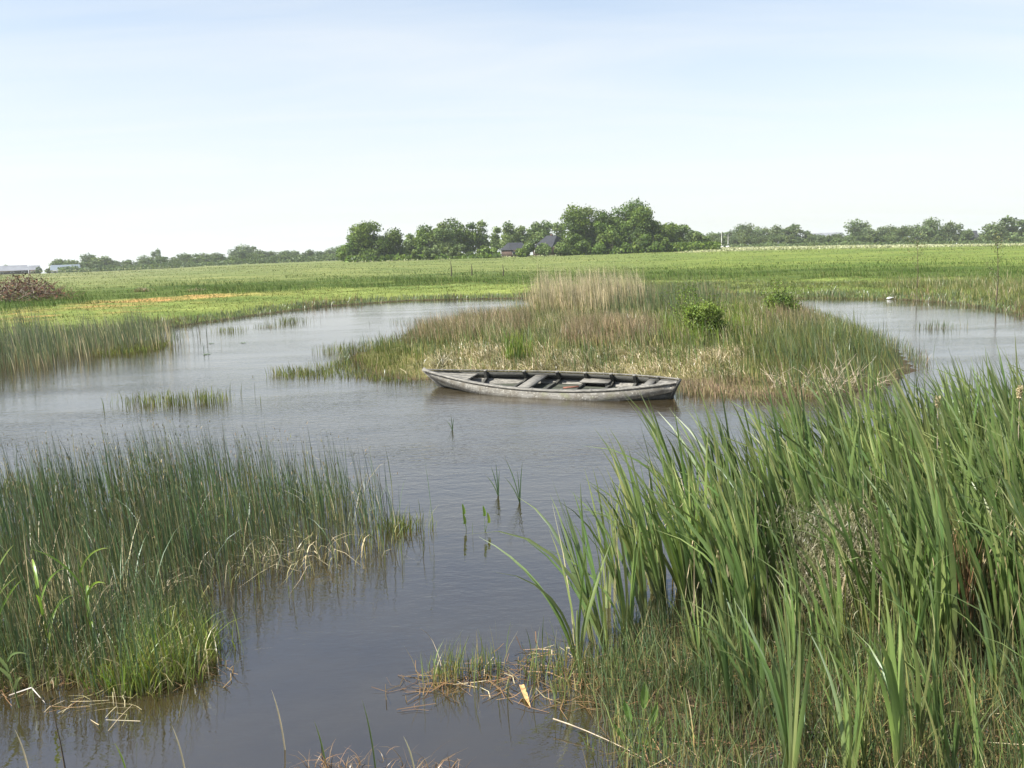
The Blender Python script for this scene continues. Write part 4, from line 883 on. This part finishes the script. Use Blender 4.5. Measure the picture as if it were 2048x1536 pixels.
# dock with broad pointed leaves, bottom right of centre
p = at(1285, 1500); dock = empty('broad_leaved_plant', (p[0], p[1], 0)); tag(dock, 'plant with broad pointed bright green leaves near the bottom edge', 'plant')
M['dockleaf'] = leafmat('dock_leaf', (.15, .24, .05), (.17, .28, .06), (.20, .30, .08), (.2, .3, .08), transl=.35, gloss=.08)
for tx, ty, h, L in ((.01, 0, .24, .17), (-.06, .02, .15, .15), (.05, -.02, .16, .14), (-.10, -.02, .07, .12), (.08, .03, .08, .10)):
    V, Fq = tubes([[np.array((0, 0, -.02)), np.array((tx * .5, ty, h * .5)), np.array((tx, ty, h))]], [.004], 4); mesh_obj('stem', V, Fq, M['bright'], dock, {'t': np.full(len(V), .4), 'rnd': np.full(len(V), .2)})
    q = np.array((tx, ty, h)); n = 7; V = []; 
    for k in range(n + 1):
        s = k / n; ww = .042 * math.sin(math.pi * (s * .96 + .04) ** .8) * (L / .16); c_ = q + np.array((tx * .6 * s, 0, L * s * (1 - .1 * s))); V += [c_ + (-ww / 2, .0, 0), c_ + (0, .010, 0), c_ + (ww / 2, 0, 0)]
    Fq = []
    for k in range(n): Fq += [(3 * k, 3 * k + 1, 3 * k + 4, 3 * k + 3), (3 * k + 1, 3 * k + 2, 3 * k + 5, 3 * k + 4)]
    mesh_obj('leaf', V, np.array(Fq), M['dockleaf'], dock, {'t': np.full(len(V), .5), 'rnd': np.full(len(V), .3)})
p = at(1052, 1400); ribbon('dead_leaf', [p + (-.025, .10, .05), p + (-.01, .04, .035), p + (.005, -.02, .02), p + (.025, -.10, .008)], .032, plainmat('tan_dead_leaf', (.62, .38, .17), .7, .25, 10), 'orange tan dead reed leaf on the floating mat', 'leaf')
p = at(1190, 1490); V, Fq = tubes([bez(p + (-.22, .18, .06), p + (0, .05, .05), p + (.25, -.18, .02), 6)], [.0045], 5); tag(mesh_obj('dead_stalk', V, Fq, M['twig']), 'thin pale dead stalk lying towards the bottom edge', 'stalk')
p = at(1648, 1470); V, Fq = tubes([[p + (-.10, .0, .02), p + (.01, -.01, .02), p + (.0, .03, .12)]], [.008], 5); tag(mesh_obj('dead_stalk', V, Fq, M['twig']), 'bent whitish stalk shaped like a tick between the two bottom cattails', 'stalk')
p = at(860, 1240); V, Fq = tubes([bez(at(885, 1340), at(870, 1300) + (0, 0, .12), at(885, 1340) + (-.14, .05, .27), 5)], [.003], 4); tag(mesh_obj('dead_stalk', V, Fq, M['twig']), 'slender grey stalk leaning left in the water by the floating mat', 'stalk')
# seed heads of last year's cattails
def old_head(px, py, D, label):
    d = ray(px, py); t = D / math.hypot(d[0], d[1]); top = np.array([0, 0, CAMH]) + d * t; gzv = max(gz(top[0], top[1]), 0); H = top[2] - gzv
    o = empty('old_cattail', (top[0], top[1], gzv)); tag(o, label, 'cattail')
    V, Fq = tubes([[np.array((.04, 0, -.03)), np.array((.02, 0, H * .5)), np.array((0, 0, H))]], [.008], 5); mesh_obj('stalk', V, Fq, M['twig'], o)
    r_ = np.random.default_rng(int(px)); n_ = 160; zz_ = r_.uniform(-.10, .0, n_); a_ = r_.uniform(0, 6.28, n_); Cc = np.column_stack([np.cos(a_) * .014 + r_.normal(0, .004, n_), np.sin(a_) * .014 + r_.normal(0, .004, n_), H + zz_])
    V, Fq, T_, Rn = cards(Cc, np.zeros_like(Cc), .022, r_); mesh_obj('seed_head', V, Fq, M['straw'], o, {'t': T_, 'rnd': Rn})
old_head(1572, 828, 8.2, 'bleached old cattail seed head above the left part of the stand')
old_head(1876, 792, 8.4, 'bleached old cattail seed head above the right part of the stand')
old_head(2040, 772, 8.0, 'bleached old cattail seed head at the right edge of the picture')
# near bank: dry grass at the bottom edge
nb = poly([(600, 1560), (690, 1530), (780, 1510), (870, 1530), (950, 1570), (900, 1640), (640, 1640)])
P = scatter(nb, 420, .7, csize=.05); b = blades(seat(P, .01), rng.uniform(.06, .22, len(P)), rng.uniform(.003, .007, len(P)), .8, None, .5, .3, 4)
tag(blade_obj('dry_bank_grass', [b], M['litter']), 'dry reddish grass on the near bank at the bottom edge', kind='stuff')
for px, py, h, lab, mt in ((655, 1560, .32, 'single green grass stalk rising from the near bank at bottom centre, the left one', 'sedge'), (752, 1548, .42, 'tall pale grass stalk rising from the near bank at bottom centre', 'reedgreen'),
                           (372, 1570, .30, 'pale grass stalk at the bottom edge left of centre', 'straw'), (255, 1565, .20, 'short green blade at the bottom edge on the left', 'bright'), (60, 1570, .28, 'pale grass stalk nearest the bottom left corner', 'straw'),
                           (830, 1550, .22, 'seeding grass stalk on the near bank, the right one', 'straw'), (570, 1500, .36, 'pale thin stalk standing in the dark water at bottom left', 'straw')):
    p = at(px, min(py, 1555)); ribbon('grass_stalk', bez(p, p + (-.01, 0, h * .6), p + (-.05, 0, h)), .008, M[mt], lab, 'grass')
p = at(135, 1560); V, Fq = tubes([[p + (0, 0, -.05), p + (-.02, .01, .2), p + (-.05, .02, .42)]], [.006], 5); tag(mesh_obj('dead_stalk', V, Fq, M['bark']), 'dark brown stem rising from the bottom left corner', 'stalk')

# ------------------------------------------------------------------ fence posts, saplings, brush heap, bird
for px, by, ty, lab in ((901, 553, 523, 'leftmost of three wooden posts in the meadow'), (942, 551, 528, 'shortest, middle one of three wooden posts in the meadow'), (1005, 551, 527, 'rightmost of three wooden posts in the meadow')):
    D = 2.35 * F / (by - (500 + (1024 - px) * .03)); x, y = atD(px, D); h = (by - ty) * D / F; z = gz(x, y)
    V, Fq = tubes([[np.array((x, y, z - .2)), np.array((x + .02, y, z + h * .5)), np.array((x - .03, y, z + h))]], [.075], 7); 
    tag(mesh_obj('fence_post', V, Fq, M['post']), lab, 'post')
def sapling(px, D, H, seed, label):
    x, y = atD(px, D); r = np.random.default_rng(seed); z = gz(x, y); o = empty('young_tree', (x, y, z)); tag(o, label, 'tree')
    main = [np.array((0, 0, -.1)), np.array((.02, 0, H * .4)), np.array((-.04, 0, H * .75)), np.array((-.10, 0, H))]; ps = [main]; rd = [.024]; tips = []
    for k in range(9):
        s = r.uniform(.45, .95); b0 = np.array((-.06 * s, 0, H * s)); f = frond(b0, (r.normal(0, .6), r.normal(0, .6), 1), H * .22, r, seg=3); ps.append(f); rd.append(.006); tips += f
    V, Fq = tubes(ps, rd, 4); mesh_obj('trunk', V, Fq, M['bark'], o)
    tp = np.array(tips); Cc = tp[r.integers(0, len(tp), 200)] + r.normal(0, .09, (200, 3)); V, Fq, T, Rn = cards(Cc, np.zeros_like(Cc), .06, r); mesh_obj('crown', V, Fq, M['sedge'], o, {'t': T, 'rnd': Rn})
sapling(1838, 44, 2.55, 5, 'thin sparse young tree on the right bank, the left one of two')
sapling(2000, 38, 2.45, 6, 'thin sparse young tree on the right bank near the picture edge')
hp = at(45, 612)
heap = empty('brush_heap', (hp[0], hp[1], gz(hp[0], hp[1]))); tag(heap, 'heap of rusty brown and grey brushwood on the left bank', 'brush heap')
Dh = math.hypot(hp[0], hp[1]); Wh = 150 * Dh / F; Hh = 52 * Dh / F
for nm, n, mat, cx, sx, hz, lab in (('brushwood', 260, 'redtwig', 0, .26, .9, 'rusty brown brushwood'), ('brushwood', 70, 'redtwig', .30, .10, .85, 'reddish upright brushwood'), ('bleached_branches', 150, 'greytwig', -.02, .20, .9, 'bleached grey branches')):
    r = np.random.default_rng(n); ps = []; rd = []
    for k in range(n):
        x0 = r.normal(cx, sx) * Wh; top = Hh * max(.15, 1 - (abs(x0) / (Wh * .55)) ** 1.6) * hz; z0 = r.uniform(0, top * .75); a = r.uniform(0, 2 * math.pi)
        f = frond((x0, r.normal(0, .7), z0), (math.cos(a), math.sin(a) * .6, r.uniform(-.3, .9)), r.uniform(.5, 1.4), r, bend=.4); ps.append(f); rd.append(r.uniform(.010, .032))
    V, Fq = tubes(ps, rd, 4); V[:, 2] = np.maximum(V[:, 2], -.02); tag(mesh_obj(nm, V, Fq, M[mat], heap), lab)
r = np.random.default_rng(5); nn_ = 800; xx = r.normal(0, .24, nn_) * Wh; tp_ = Hh * np.clip(1 - (np.abs(xx) / (Wh * .55)) ** 1.6, .1, 1); Cc = np.column_stack([xx, r.normal(0, .6, nn_), r.uniform(0, 1, nn_) * tp_ * .9])
V, Fq, T, Rn = cards(Cc, np.zeros_like(Cc), .17, r); mesh_obj('dead_foliage', V, Fq, leafmat('dead_foliage', (.14, .07, .04), (.20, .10, .06), (.2, .12, .07), (.06, .045, .03), transl=.1, gloss=.01, rough=.7, altrange=(.3, .8)), heap, {'t': T, 'rnd': Rn})
def clump_w(px, py, h, wd, mat, label, seed, n=120):
    p = at(px, py); r = np.random.default_rng(seed); P = np.column_stack([p[0] + r.normal(0, wd, n), p[1] + r.normal(0, wd, n)]); tag(blade_obj('weed_clump', [blades(seat(P), r.uniform(h * .5, h, n), .05, .4, None, .5, .1, 3, r=r)], M[mat]), label, 'weeds')
clump_w(286, 592, .5, .28, 'brown', 'small dark brown weed clump above the orange soil', 3); clump_w(393, 592, .35, .3, 'palereed', 'pale weed clump on the far edge of the orange soil', 4)
# white water bird at the far right shore
p = at(1778, 599); bird = empty('white_bird', (p[0], p[1], max(gz(p[0], p[1]), 0))); tag(bird, 'small white bird resting at the far waterline', 'bird')
def lathe(name, prof_, mat, parent, loc=(0, 0, 0), rot=(0, 0, 0), sc=(1, 1, 1), ns=12):
    V = []; 
    for x, r_ in prof_:
        for s in range(ns): a = 2 * math.pi * s / ns; V.append((x, r_ * math.cos(a), r_ * math.sin(a)))
    Fq = [(k * ns + s, k * ns + (s + 1) % ns, (k + 1) * ns + (s + 1) % ns, (k + 1) * ns + s) for k in range(len(prof_) - 1) for s in range(ns)]
    o = mesh_obj(name, V, np.array(Fq), mat, parent, smooth_=True); o.location = loc; o.rotation_euler = rot; o.scale = sc; return o
lathe('body', [(-.24, .005), (-.18, .04), (-.08, .09), (.03, .105), (.12, .085), (.18, .045), (.22, .035), (.26, .045), (.30, .04), (.335, .012), (.37, .002)], M['white'], bird, (0, 0, .06), (0, -.18, 0), (.6, .6, .5))
# duck-like dark bird in front of it
# ------------------------------------------------------------------ farm, trees
def T(px, D, ty, wpx, mat, seed, label, group=None, name='tree', nb_=18, nl=1700, shape='round', z0f=.08, ls=None, by=None):
    x, y = atD(px, D); z = gz(x, y); hy = 500 + (1024 - px) * .03
    top = CAMH + (hy - ty) * D / F; H = top - z; Wd = wpx * D / F
    return tree(name, x, y, H, Wd, mat, seed, label, 'tree' if name != 'farm_bush' else 'bush', group, nb_, nl, ls or D * .0023, shape, z0f)
T(700, 240, 462, 60, 'treeleaf', 101, 'leftmost rounded tree of the farm tree group', nl=2600)
T(742, 236, 448, 68, 'treeleaf', 102, 'tallest dense tree in the left part of the farm group', nl=3000)
T(783, 240, 462, 62, 'treeleaf', 103, 'rounded tree right of the tallest left farm tree', nl=2400)
T(822, 255, 464, 46, 'treelight', 104, 'small pale tree in the dip of the left farm group')
T(852, 252, 455, 52, 'treeleaf', 105, 'mid green tree right of the dip in the farm group')
T(886, 250, 447, 60, 'treelight', 106, 'broad light green tree near the middle of the farm group', nl=2400)
T(915, 262, 440, 44, 'treeleaf', 107, 'narrow tall tree behind the broad light green farm tree', shape='tall')
T(938, 262, 439, 34, 'treeleaf', 108, 'slender tree left of the bright gap in the farm row', shape='tall')
T(965, 264, 442, 26, 'treelight', 109, 'thin tree immediately left of the bright gap', shape='tall', nl=1100)
T(992, 290, 450, 22, 'treelight', 110, 'thin sparse tree immediately right of the bright gap', shape='tall', nl=700, z0f=.2)
T(1018, 280, 442, 30, 'treelight', 111, 'sparse tree above the small dark farm roof', shape='tall', nl=1100)
T(1040, 285, 441, 26, 'treelight', 112, 'second sparse tree above the small dark farm roof', shape='tall', nl=900)
T(1058, 290, 449, 20, 'treelight', 113, 'thin tree between the two dark roofs', shape='tall', nl=600)
T(1087, 286, 438, 60, 'treelight', 114, 'airy round topped tree behind the large dark roof', nl=1900, z0f=.3, nb_=22)
T(1120, 292, 446, 34, 'treelight', 115, 'thin airy tree between the large roof and the big clump', nl=600, z0f=.3)
T(970, 238, 486, 66, 'shrub', 116, 'yellow green bush left of the small farm roof', name='farm_bush', shape='bush', nl=1300)
T(920, 236, 490, 90, 'treelight', 117, 'low grey green bush under the middle farm trees', name='farm_bush', shape='bush', nl=1500)
T(850, 232, 494, 90, 'treelight', 118, 'low wide bush under the left farm trees', name='farm_bush', shape='bush', nl=1300)
T(1072, 232, 474, 74, 'treelight', 119, 'large light bush between the two farm roofs', name='farm_bush', shape='bush', nl=1900)
T(1044, 231, 492, 26, 'shrub', 120, 'small bush at the wall of the low farm building', name='farm_bush', shape='bush', nl=500)
T(1122, 236, 478, 30, 'treelight', 133, 'bush half hiding the right end of the large farmhouse roof', name='farm_bush', shape='bush', nl=900)
T(1150, 246, 416, 62, 'treeleaf', 121, 'leftmost tall tree of the big dark clump', nl=3200, nb_=26, z0f=.03)
T(1172, 252, 410, 60, 'treelight', 122, 'tall paler tree, second in the big clump', nl=3000, nb_=26, z0f=.03)
T(1208, 248, 419, 54, 'treeleaf', 123, 'lower tree in the notch of the big clump', nl=2600, nb_=24, z0f=.03)
T(1250, 250, 399, 84, 'treeleaf', 124, 'highest and broadest tree of the big clump', nl=4200, nb_=32, z0f=.03)
T(1290, 246, 412, 62, 'treeleaf', 125, 'dark tree on the right shoulder of the big clump', nl=3000, nb_=26, z0f=.03)
T(1325, 250, 430, 66, 'treeleaf', 126, 'lower dark tree at the right of the big clump', nl=2800, nb_=24, z0f=.03)
T(1352, 262, 434, 48, 'treelight', 127, 'rightmost paler tree of the big clump', nl=1900)
T(1225, 240, 462, 90, 'treeleaf', 128, 'dark undergrowth bush under the highest clump tree', name='farm_bush', shape='bush', nl=2000)
T(1160, 240, 470, 70, 'treeleaf', 129, 'dark undergrowth bush at the left foot of the big clump', name='farm_bush', shape='bush', nl=1500)
T(1305, 240, 466, 90, 'treeleaf', 130, 'dark undergrowth bush at the right foot of the big clump', name='farm_bush', shape='bush', nl=1800)
T(1386, 300, 460, 30, 'treeblue', 131, 'small dark tree right behind the big clump'); T(1403, 262, 464, 46, 'treelight', 132, 'small round light tree standing right of the big clump', z0f=.2)
# far tree lines: a few crown meshes shared by many copies
def proto(seed, shape, nl, nb_):
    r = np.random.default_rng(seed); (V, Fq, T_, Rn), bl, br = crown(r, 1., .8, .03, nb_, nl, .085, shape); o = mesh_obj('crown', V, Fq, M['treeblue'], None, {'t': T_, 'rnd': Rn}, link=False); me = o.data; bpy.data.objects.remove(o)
    V, Fq = tubes([[np.array((0, 0, -.03)), np.array((.01, 0, .4)), np.array((0, 0, .8))]] + [[np.array((0, 0, .2)), bl[k, :3] * .6 + np.array((0, 0, .1)), bl[k, :3]] for k in range(5)], [.022] + [.01] * 5, 5)
    o = mesh_obj('trunk', V, Fq, M['bark'], None, link=False); mt = o.data; bpy.data.objects.remove(o); return me, mt
prot = [proto(300 + i, ['round', 'tall', 'round', 'tall', 'round', 'bush'][i], 2400, 16 + i * 2) for i in range(6)]
def far_tree(px, D, ty, wpx, k, label, group=None, name='tree'):
    x, y = atD(px, D); z = gz(x, y) - .1; hy = 500 + (1024 - px) * .03; H = CAMH + (hy - ty) * D / F - z; Wd = wpx * D / F
    o = empty(name, (x, y, z), 0); tag(o, label, 'tree', group); o.scale = (Wd / .8, Wd / .8, H); o.rotation_euler.z = px * 1.7
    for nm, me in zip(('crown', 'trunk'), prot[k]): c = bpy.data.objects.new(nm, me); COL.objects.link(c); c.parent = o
r = np.random.default_rng(44)
SK = np.array([(118, 524), (128, 517), (150, 519), (180, 510), (200, 512), (212, 518), (240, 520), (262, 517), (290, 512), (312, 496), (325, 510), (345, 512), (372, 508), (392, 506), (412, 505), (440, 503), (470, 500), (485, 492), (500, 490), (525, 497), (545, 503), (570, 500), (590, 502), (615, 497), (640, 500), (665, 496), (690, 492)])
named = {312: 'tree that rises highest and narrowest in the left far tree line', 180: 'rounded light tree near the left end of the far tree line', 500: 'broadest high tree of the left far tree line', 128: 'leftmost tree of the left far tree line beside the white roofed house'}
ORD = 'zeroth first second third fourth fifth sixth seventh eighth ninth tenth eleventh twelfth thirteenth fourteenth fifteenth sixteenth seventeenth eighteenth nineteenth twentieth'.split()
def size_word(w_): return 'narrow' if w_ < 24 else 'broad' if w_ > 33 else 'medium wide'
for i, (px, ty) in enumerate(SK):
    w_ = r.uniform(24, 40) if px != 312 else 22; k = i - 9; l_ = named.get(int(px)) or f'{size_word(w_)} hazy tree, {ORD[abs(k)]} skyline tree {"right" if k > 0 else "left"} of the highest narrow one'
    far_tree(px, r.uniform(430, 520), ty, w_, int(r.integers(0, 5)), l_, 'skyline trees of the left far tree line')
for i in range(30):
    px = 120 + i * 19.5; ty = np.interp(px, SK[:, 0], SK[:, 1]) + r.uniform(6, 16); far_tree(px + r.uniform(-6, 6), r.uniform(395, 425), ty, r.uniform(26, 36), int(r.integers(0, 6)), 'hazy green tree in the left far tree line', 'trees of the left far tree line')
for px, ty, w_, lab in ((8, 528, 22, 'tree behind the grey roof at the left edge of the picture'), (49, 531, 10, 'small lone far tree right of the left edge greenhouse'), (76, 531, 10, 'second small lone far tree near the left edge'), (97, 532, 18, 'dark round far tree just left of the white roofed house')):
    far_tree(px, 420, ty, w_, 0, lab)
SR = [(1425, 466, 22), (1440, 462, 26), (1462, 457, 24), (1478, 452, 22), (1494, 450, 26), (1515, 456, 22), (1532, 453, 22), (1548, 450, 26), (1575, 446, 40), (1600, 456, 34), (1622, 464, 22), (1640, 470, 18), (1656, 472, 22), (1675, 468, 22), (1695, 470, 20), (1716, 443, 36), (1742, 456, 26), (1760, 452, 24), (1780, 454, 24), (1800, 452, 26), (1820, 455, 24), (1842, 450, 30), (1864, 441, 30), (1888, 452, 20), (1910, 442, 28), (1933, 458, 16), (1962, 466, 12), (1990, 450, 34), (2032, 433, 52), (2065, 440, 40), (2100, 440, 50), (2140, 450, 50)]
namedr = {1575: 'domed high tree in the middle of the right far tree line', 1716: 'tall round tree right of the long roofed building', 1864: 'pointed tall tree with a gap to its right in the right far tree line', 1910: 'airy lone standing tree in the gap of the right tree line', 2032: 'large tree rising at the right edge of the picture',
          1990: 'dense rounded tree left of the large tree at the right edge', 1425: 'leftmost tree of the right far tree line by the white mast'}
for i, (px, ty, w_) in enumerate(SR):
    k = i - 15; l_ = namedr.get(px) or f'{size_word(w_)} green tree, {ORD[abs(k)]} skyline tree {"right" if k > 0 else "left"} of the one by the long building'
    far_tree(px, r.uniform(400, 450), ty, w_ * 1.25, int(r.integers(0, 5)), l_, 'skyline trees of the right far tree line')
for i in range(34):
    px = 1432 + i * 19.0
    if 1880 < px < 1985: continue
    far_tree(px + r.uniform(-5, 5), r.uniform(355, 380), r.uniform(468, 476), r.uniform(18, 26), int(r.integers(0, 6)), 'low green roadside tree in front of the right far tree line', 'low roadside trees on the right')
# far pieces of woodland closing the line's foot
def hedge(name, x0, x1, D, hgt, n, mat, label):
    pts = []
    for _ in range(n):
        x, y = atD(r.uniform(x0, x1), D + r.uniform(-6, 6)); pts.append((x, y))
    P = np.array(pts); z = ground_z(P[:, 0], P[:, 1]); Cc = np.column_stack([P, z + r.uniform(0, 1, n) ** .8 * hgt * (.7 + .5 * wob(P[:, 0], P[:, 1], .12))])
    V, Fq, T_, Rn = cards(Cc, np.zeros_like(Cc), 1.0, r); tag(mesh_obj(name, V, Fq, M[mat], attrs={'t': T_, 'rnd': Rn}), label, kind='stuff')
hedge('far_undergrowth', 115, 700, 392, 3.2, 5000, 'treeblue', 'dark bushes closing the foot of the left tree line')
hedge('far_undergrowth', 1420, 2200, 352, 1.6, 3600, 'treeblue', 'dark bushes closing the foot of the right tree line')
hedge('farm_undergrowth', 1125, 1440, 243, 2.4, 3200, 'treeleaf', 'dark bushes closing the foot of the big tree clump')
hedge('farm_undergrowth', 690, 1000, 236, 1.6, 2200, 'treeleaf', 'dark bushes closing the foot of the farm trees')

# buildings
def gable(px, D, wpx, dep, wallh, roofh, wmat, rmat, label, name='farmhouse', rot=0., wins=0, hip=0., curved=False):
    x, y = atD(px, D); z = gz(x, y); o = empty(name, (x, y, z - .1), rot - math.atan2(x, y)); tag(o, label, 'house'); W = wpx * D / F
    box('wall', (0, 0, wallh / 2), (W, dep, wallh), wmat, o)
    e = .35; V = [(-W / 2 - e, -dep / 2 - e, wallh - .1), (W / 2 + e, -dep / 2 - e, wallh - .1), (W / 2 + e, dep / 2 + e, wallh - .1), (-W / 2 - e, dep / 2 + e, wallh - .1), (-W / 2 + hip * W, 0, wallh + roofh), (W / 2 - hip * W, 0, wallh + roofh)]
    me = bpy.data.meshes.new('roof'); me.from_pydata(V, [], [(0, 1, 5, 4), (2, 3, 4, 5), (1, 2, 5), (3, 0, 4), (3, 2, 1, 0)]); me.materials.append(rmat); ro = bpy.data.objects.new('roof', me); COL.objects.link(ro); ro.parent = o
    for k in range(wins):
        wx = -W / 2 + W * (k + .5) / wins; wn = box('window', (wx, -dep / 2 - .03, wallh * .5), (min(1.2, W / wins * .5), .08, wallh * .4), M['white'], o); box('pane', (wx, -dep / 2 - .08, wallh * .5), (min(1.0, W / wins * .42), .04, wallh * .32), M['glass'], wn)
    return o
gable(1030, 246, 38, 8, 2.1, 1.9, M['brick'], M['roof'], 'low brick farm building with a dark roof among the trees', rot=.35, wins=3, hip=.12)
big = gable(1104, 262, 40, 13, 2.6, 3.3, M['brick'], M['roof'], 'large farmhouse with a big dark hipped roof behind bushes', rot=-.45, wins=3, hip=.22)
box('chimney', (0, 0, 5.9), (.6, .6, .9), M['brick'], big)
gable(12, 410, 64, 12, 1.8, 2.0, M['post'], M['barnroof'], 'long low grey roofed shed at the left edge of the picture', 'farm_shed', wins=4)
gable(130, 400, 46, 10, 1.6, 1.9, M['barnroof'], M['greenhouse'], 'house with a pale roof left of the far tree line', 'farm_shed', wins=4)
gable(68, 430, 18, 8, 2.0, 1.8, M['brick'], M['barnroof'], 'small far shed between two lone trees', 'farm_shed', wins=2)
gable(1655, 440, 52, 14, 3.0, 2.6, M['brick'], M['barnroof'], 'far building with a long roof showing above the right tree line', 'far_building', wins=5).location.z += .6
gable(1940, 420, 26, 10, 2.5, 3.6, M['brick'], M['roof'], 'small dark roofed house in the gap near the right edge', 'far_house', wins=2, hip=.1)
gable(1830, 385, 26, 6, 2.0, 1.6, M['white'], M['barnroof'], 'small pale shed under the right far tree line', 'far_shed', wins=2)
def mast(px, D, ty, label, rad=.16):
    x, y = atD(px, D); z = gz(x, y); H = CAMH + (500 + (1024 - px) * .03 - ty) * D / F - z; o = empty('white_mast', (x, y, z)); tag(o, label, 'mast')
    V, Fq = tubes([[np.array((0, 0, 0)), np.array((0, 0, H * .5)), np.array((0, 0, H))]], [rad], 7); mesh_obj('pole', V, Fq, M['white'], o); box('footing', (0, 0, .3), (1.4, 1.0, .6), M['white'], o)
mast(1443, 345, 464, 'white mast standing before the right far tree line', .17)
mast(1456, 350, 470, 'thinner white mast right of the thicker one', .14)

# ------------------------------------------------------------------ haze
V = np.array([(x, y, z) for z in (-60, 34) for x, y in ((-2700, -70), (2700, -70), (2700, 2900), (-2700, 2900))])
hz = mesh_obj('haze', V, np.array([(0, 3, 2, 1), (4, 5, 6, 7), (0, 1, 5, 4), (1, 2, 6, 5), (2, 3, 7, 6), (3, 0, 4, 7)]), None)
m, t = newmat('thin_haze'); o = N(t, 'ShaderNodeOutputMaterial'); pv = N(t, 'ShaderNodeVolumePrincipled'); pv.inputs['Color'].default_value = (.93, .96, 1, 1); pv.inputs['Density'].default_value = .00024; pv.inputs['Anisotropy'].default_value = .3
t.links.new(pv.outputs[0], o.inputs['Volume']); hz.data.materials.append(m); tag(hz, 'thin pale haze over the polder', kind='stuff')
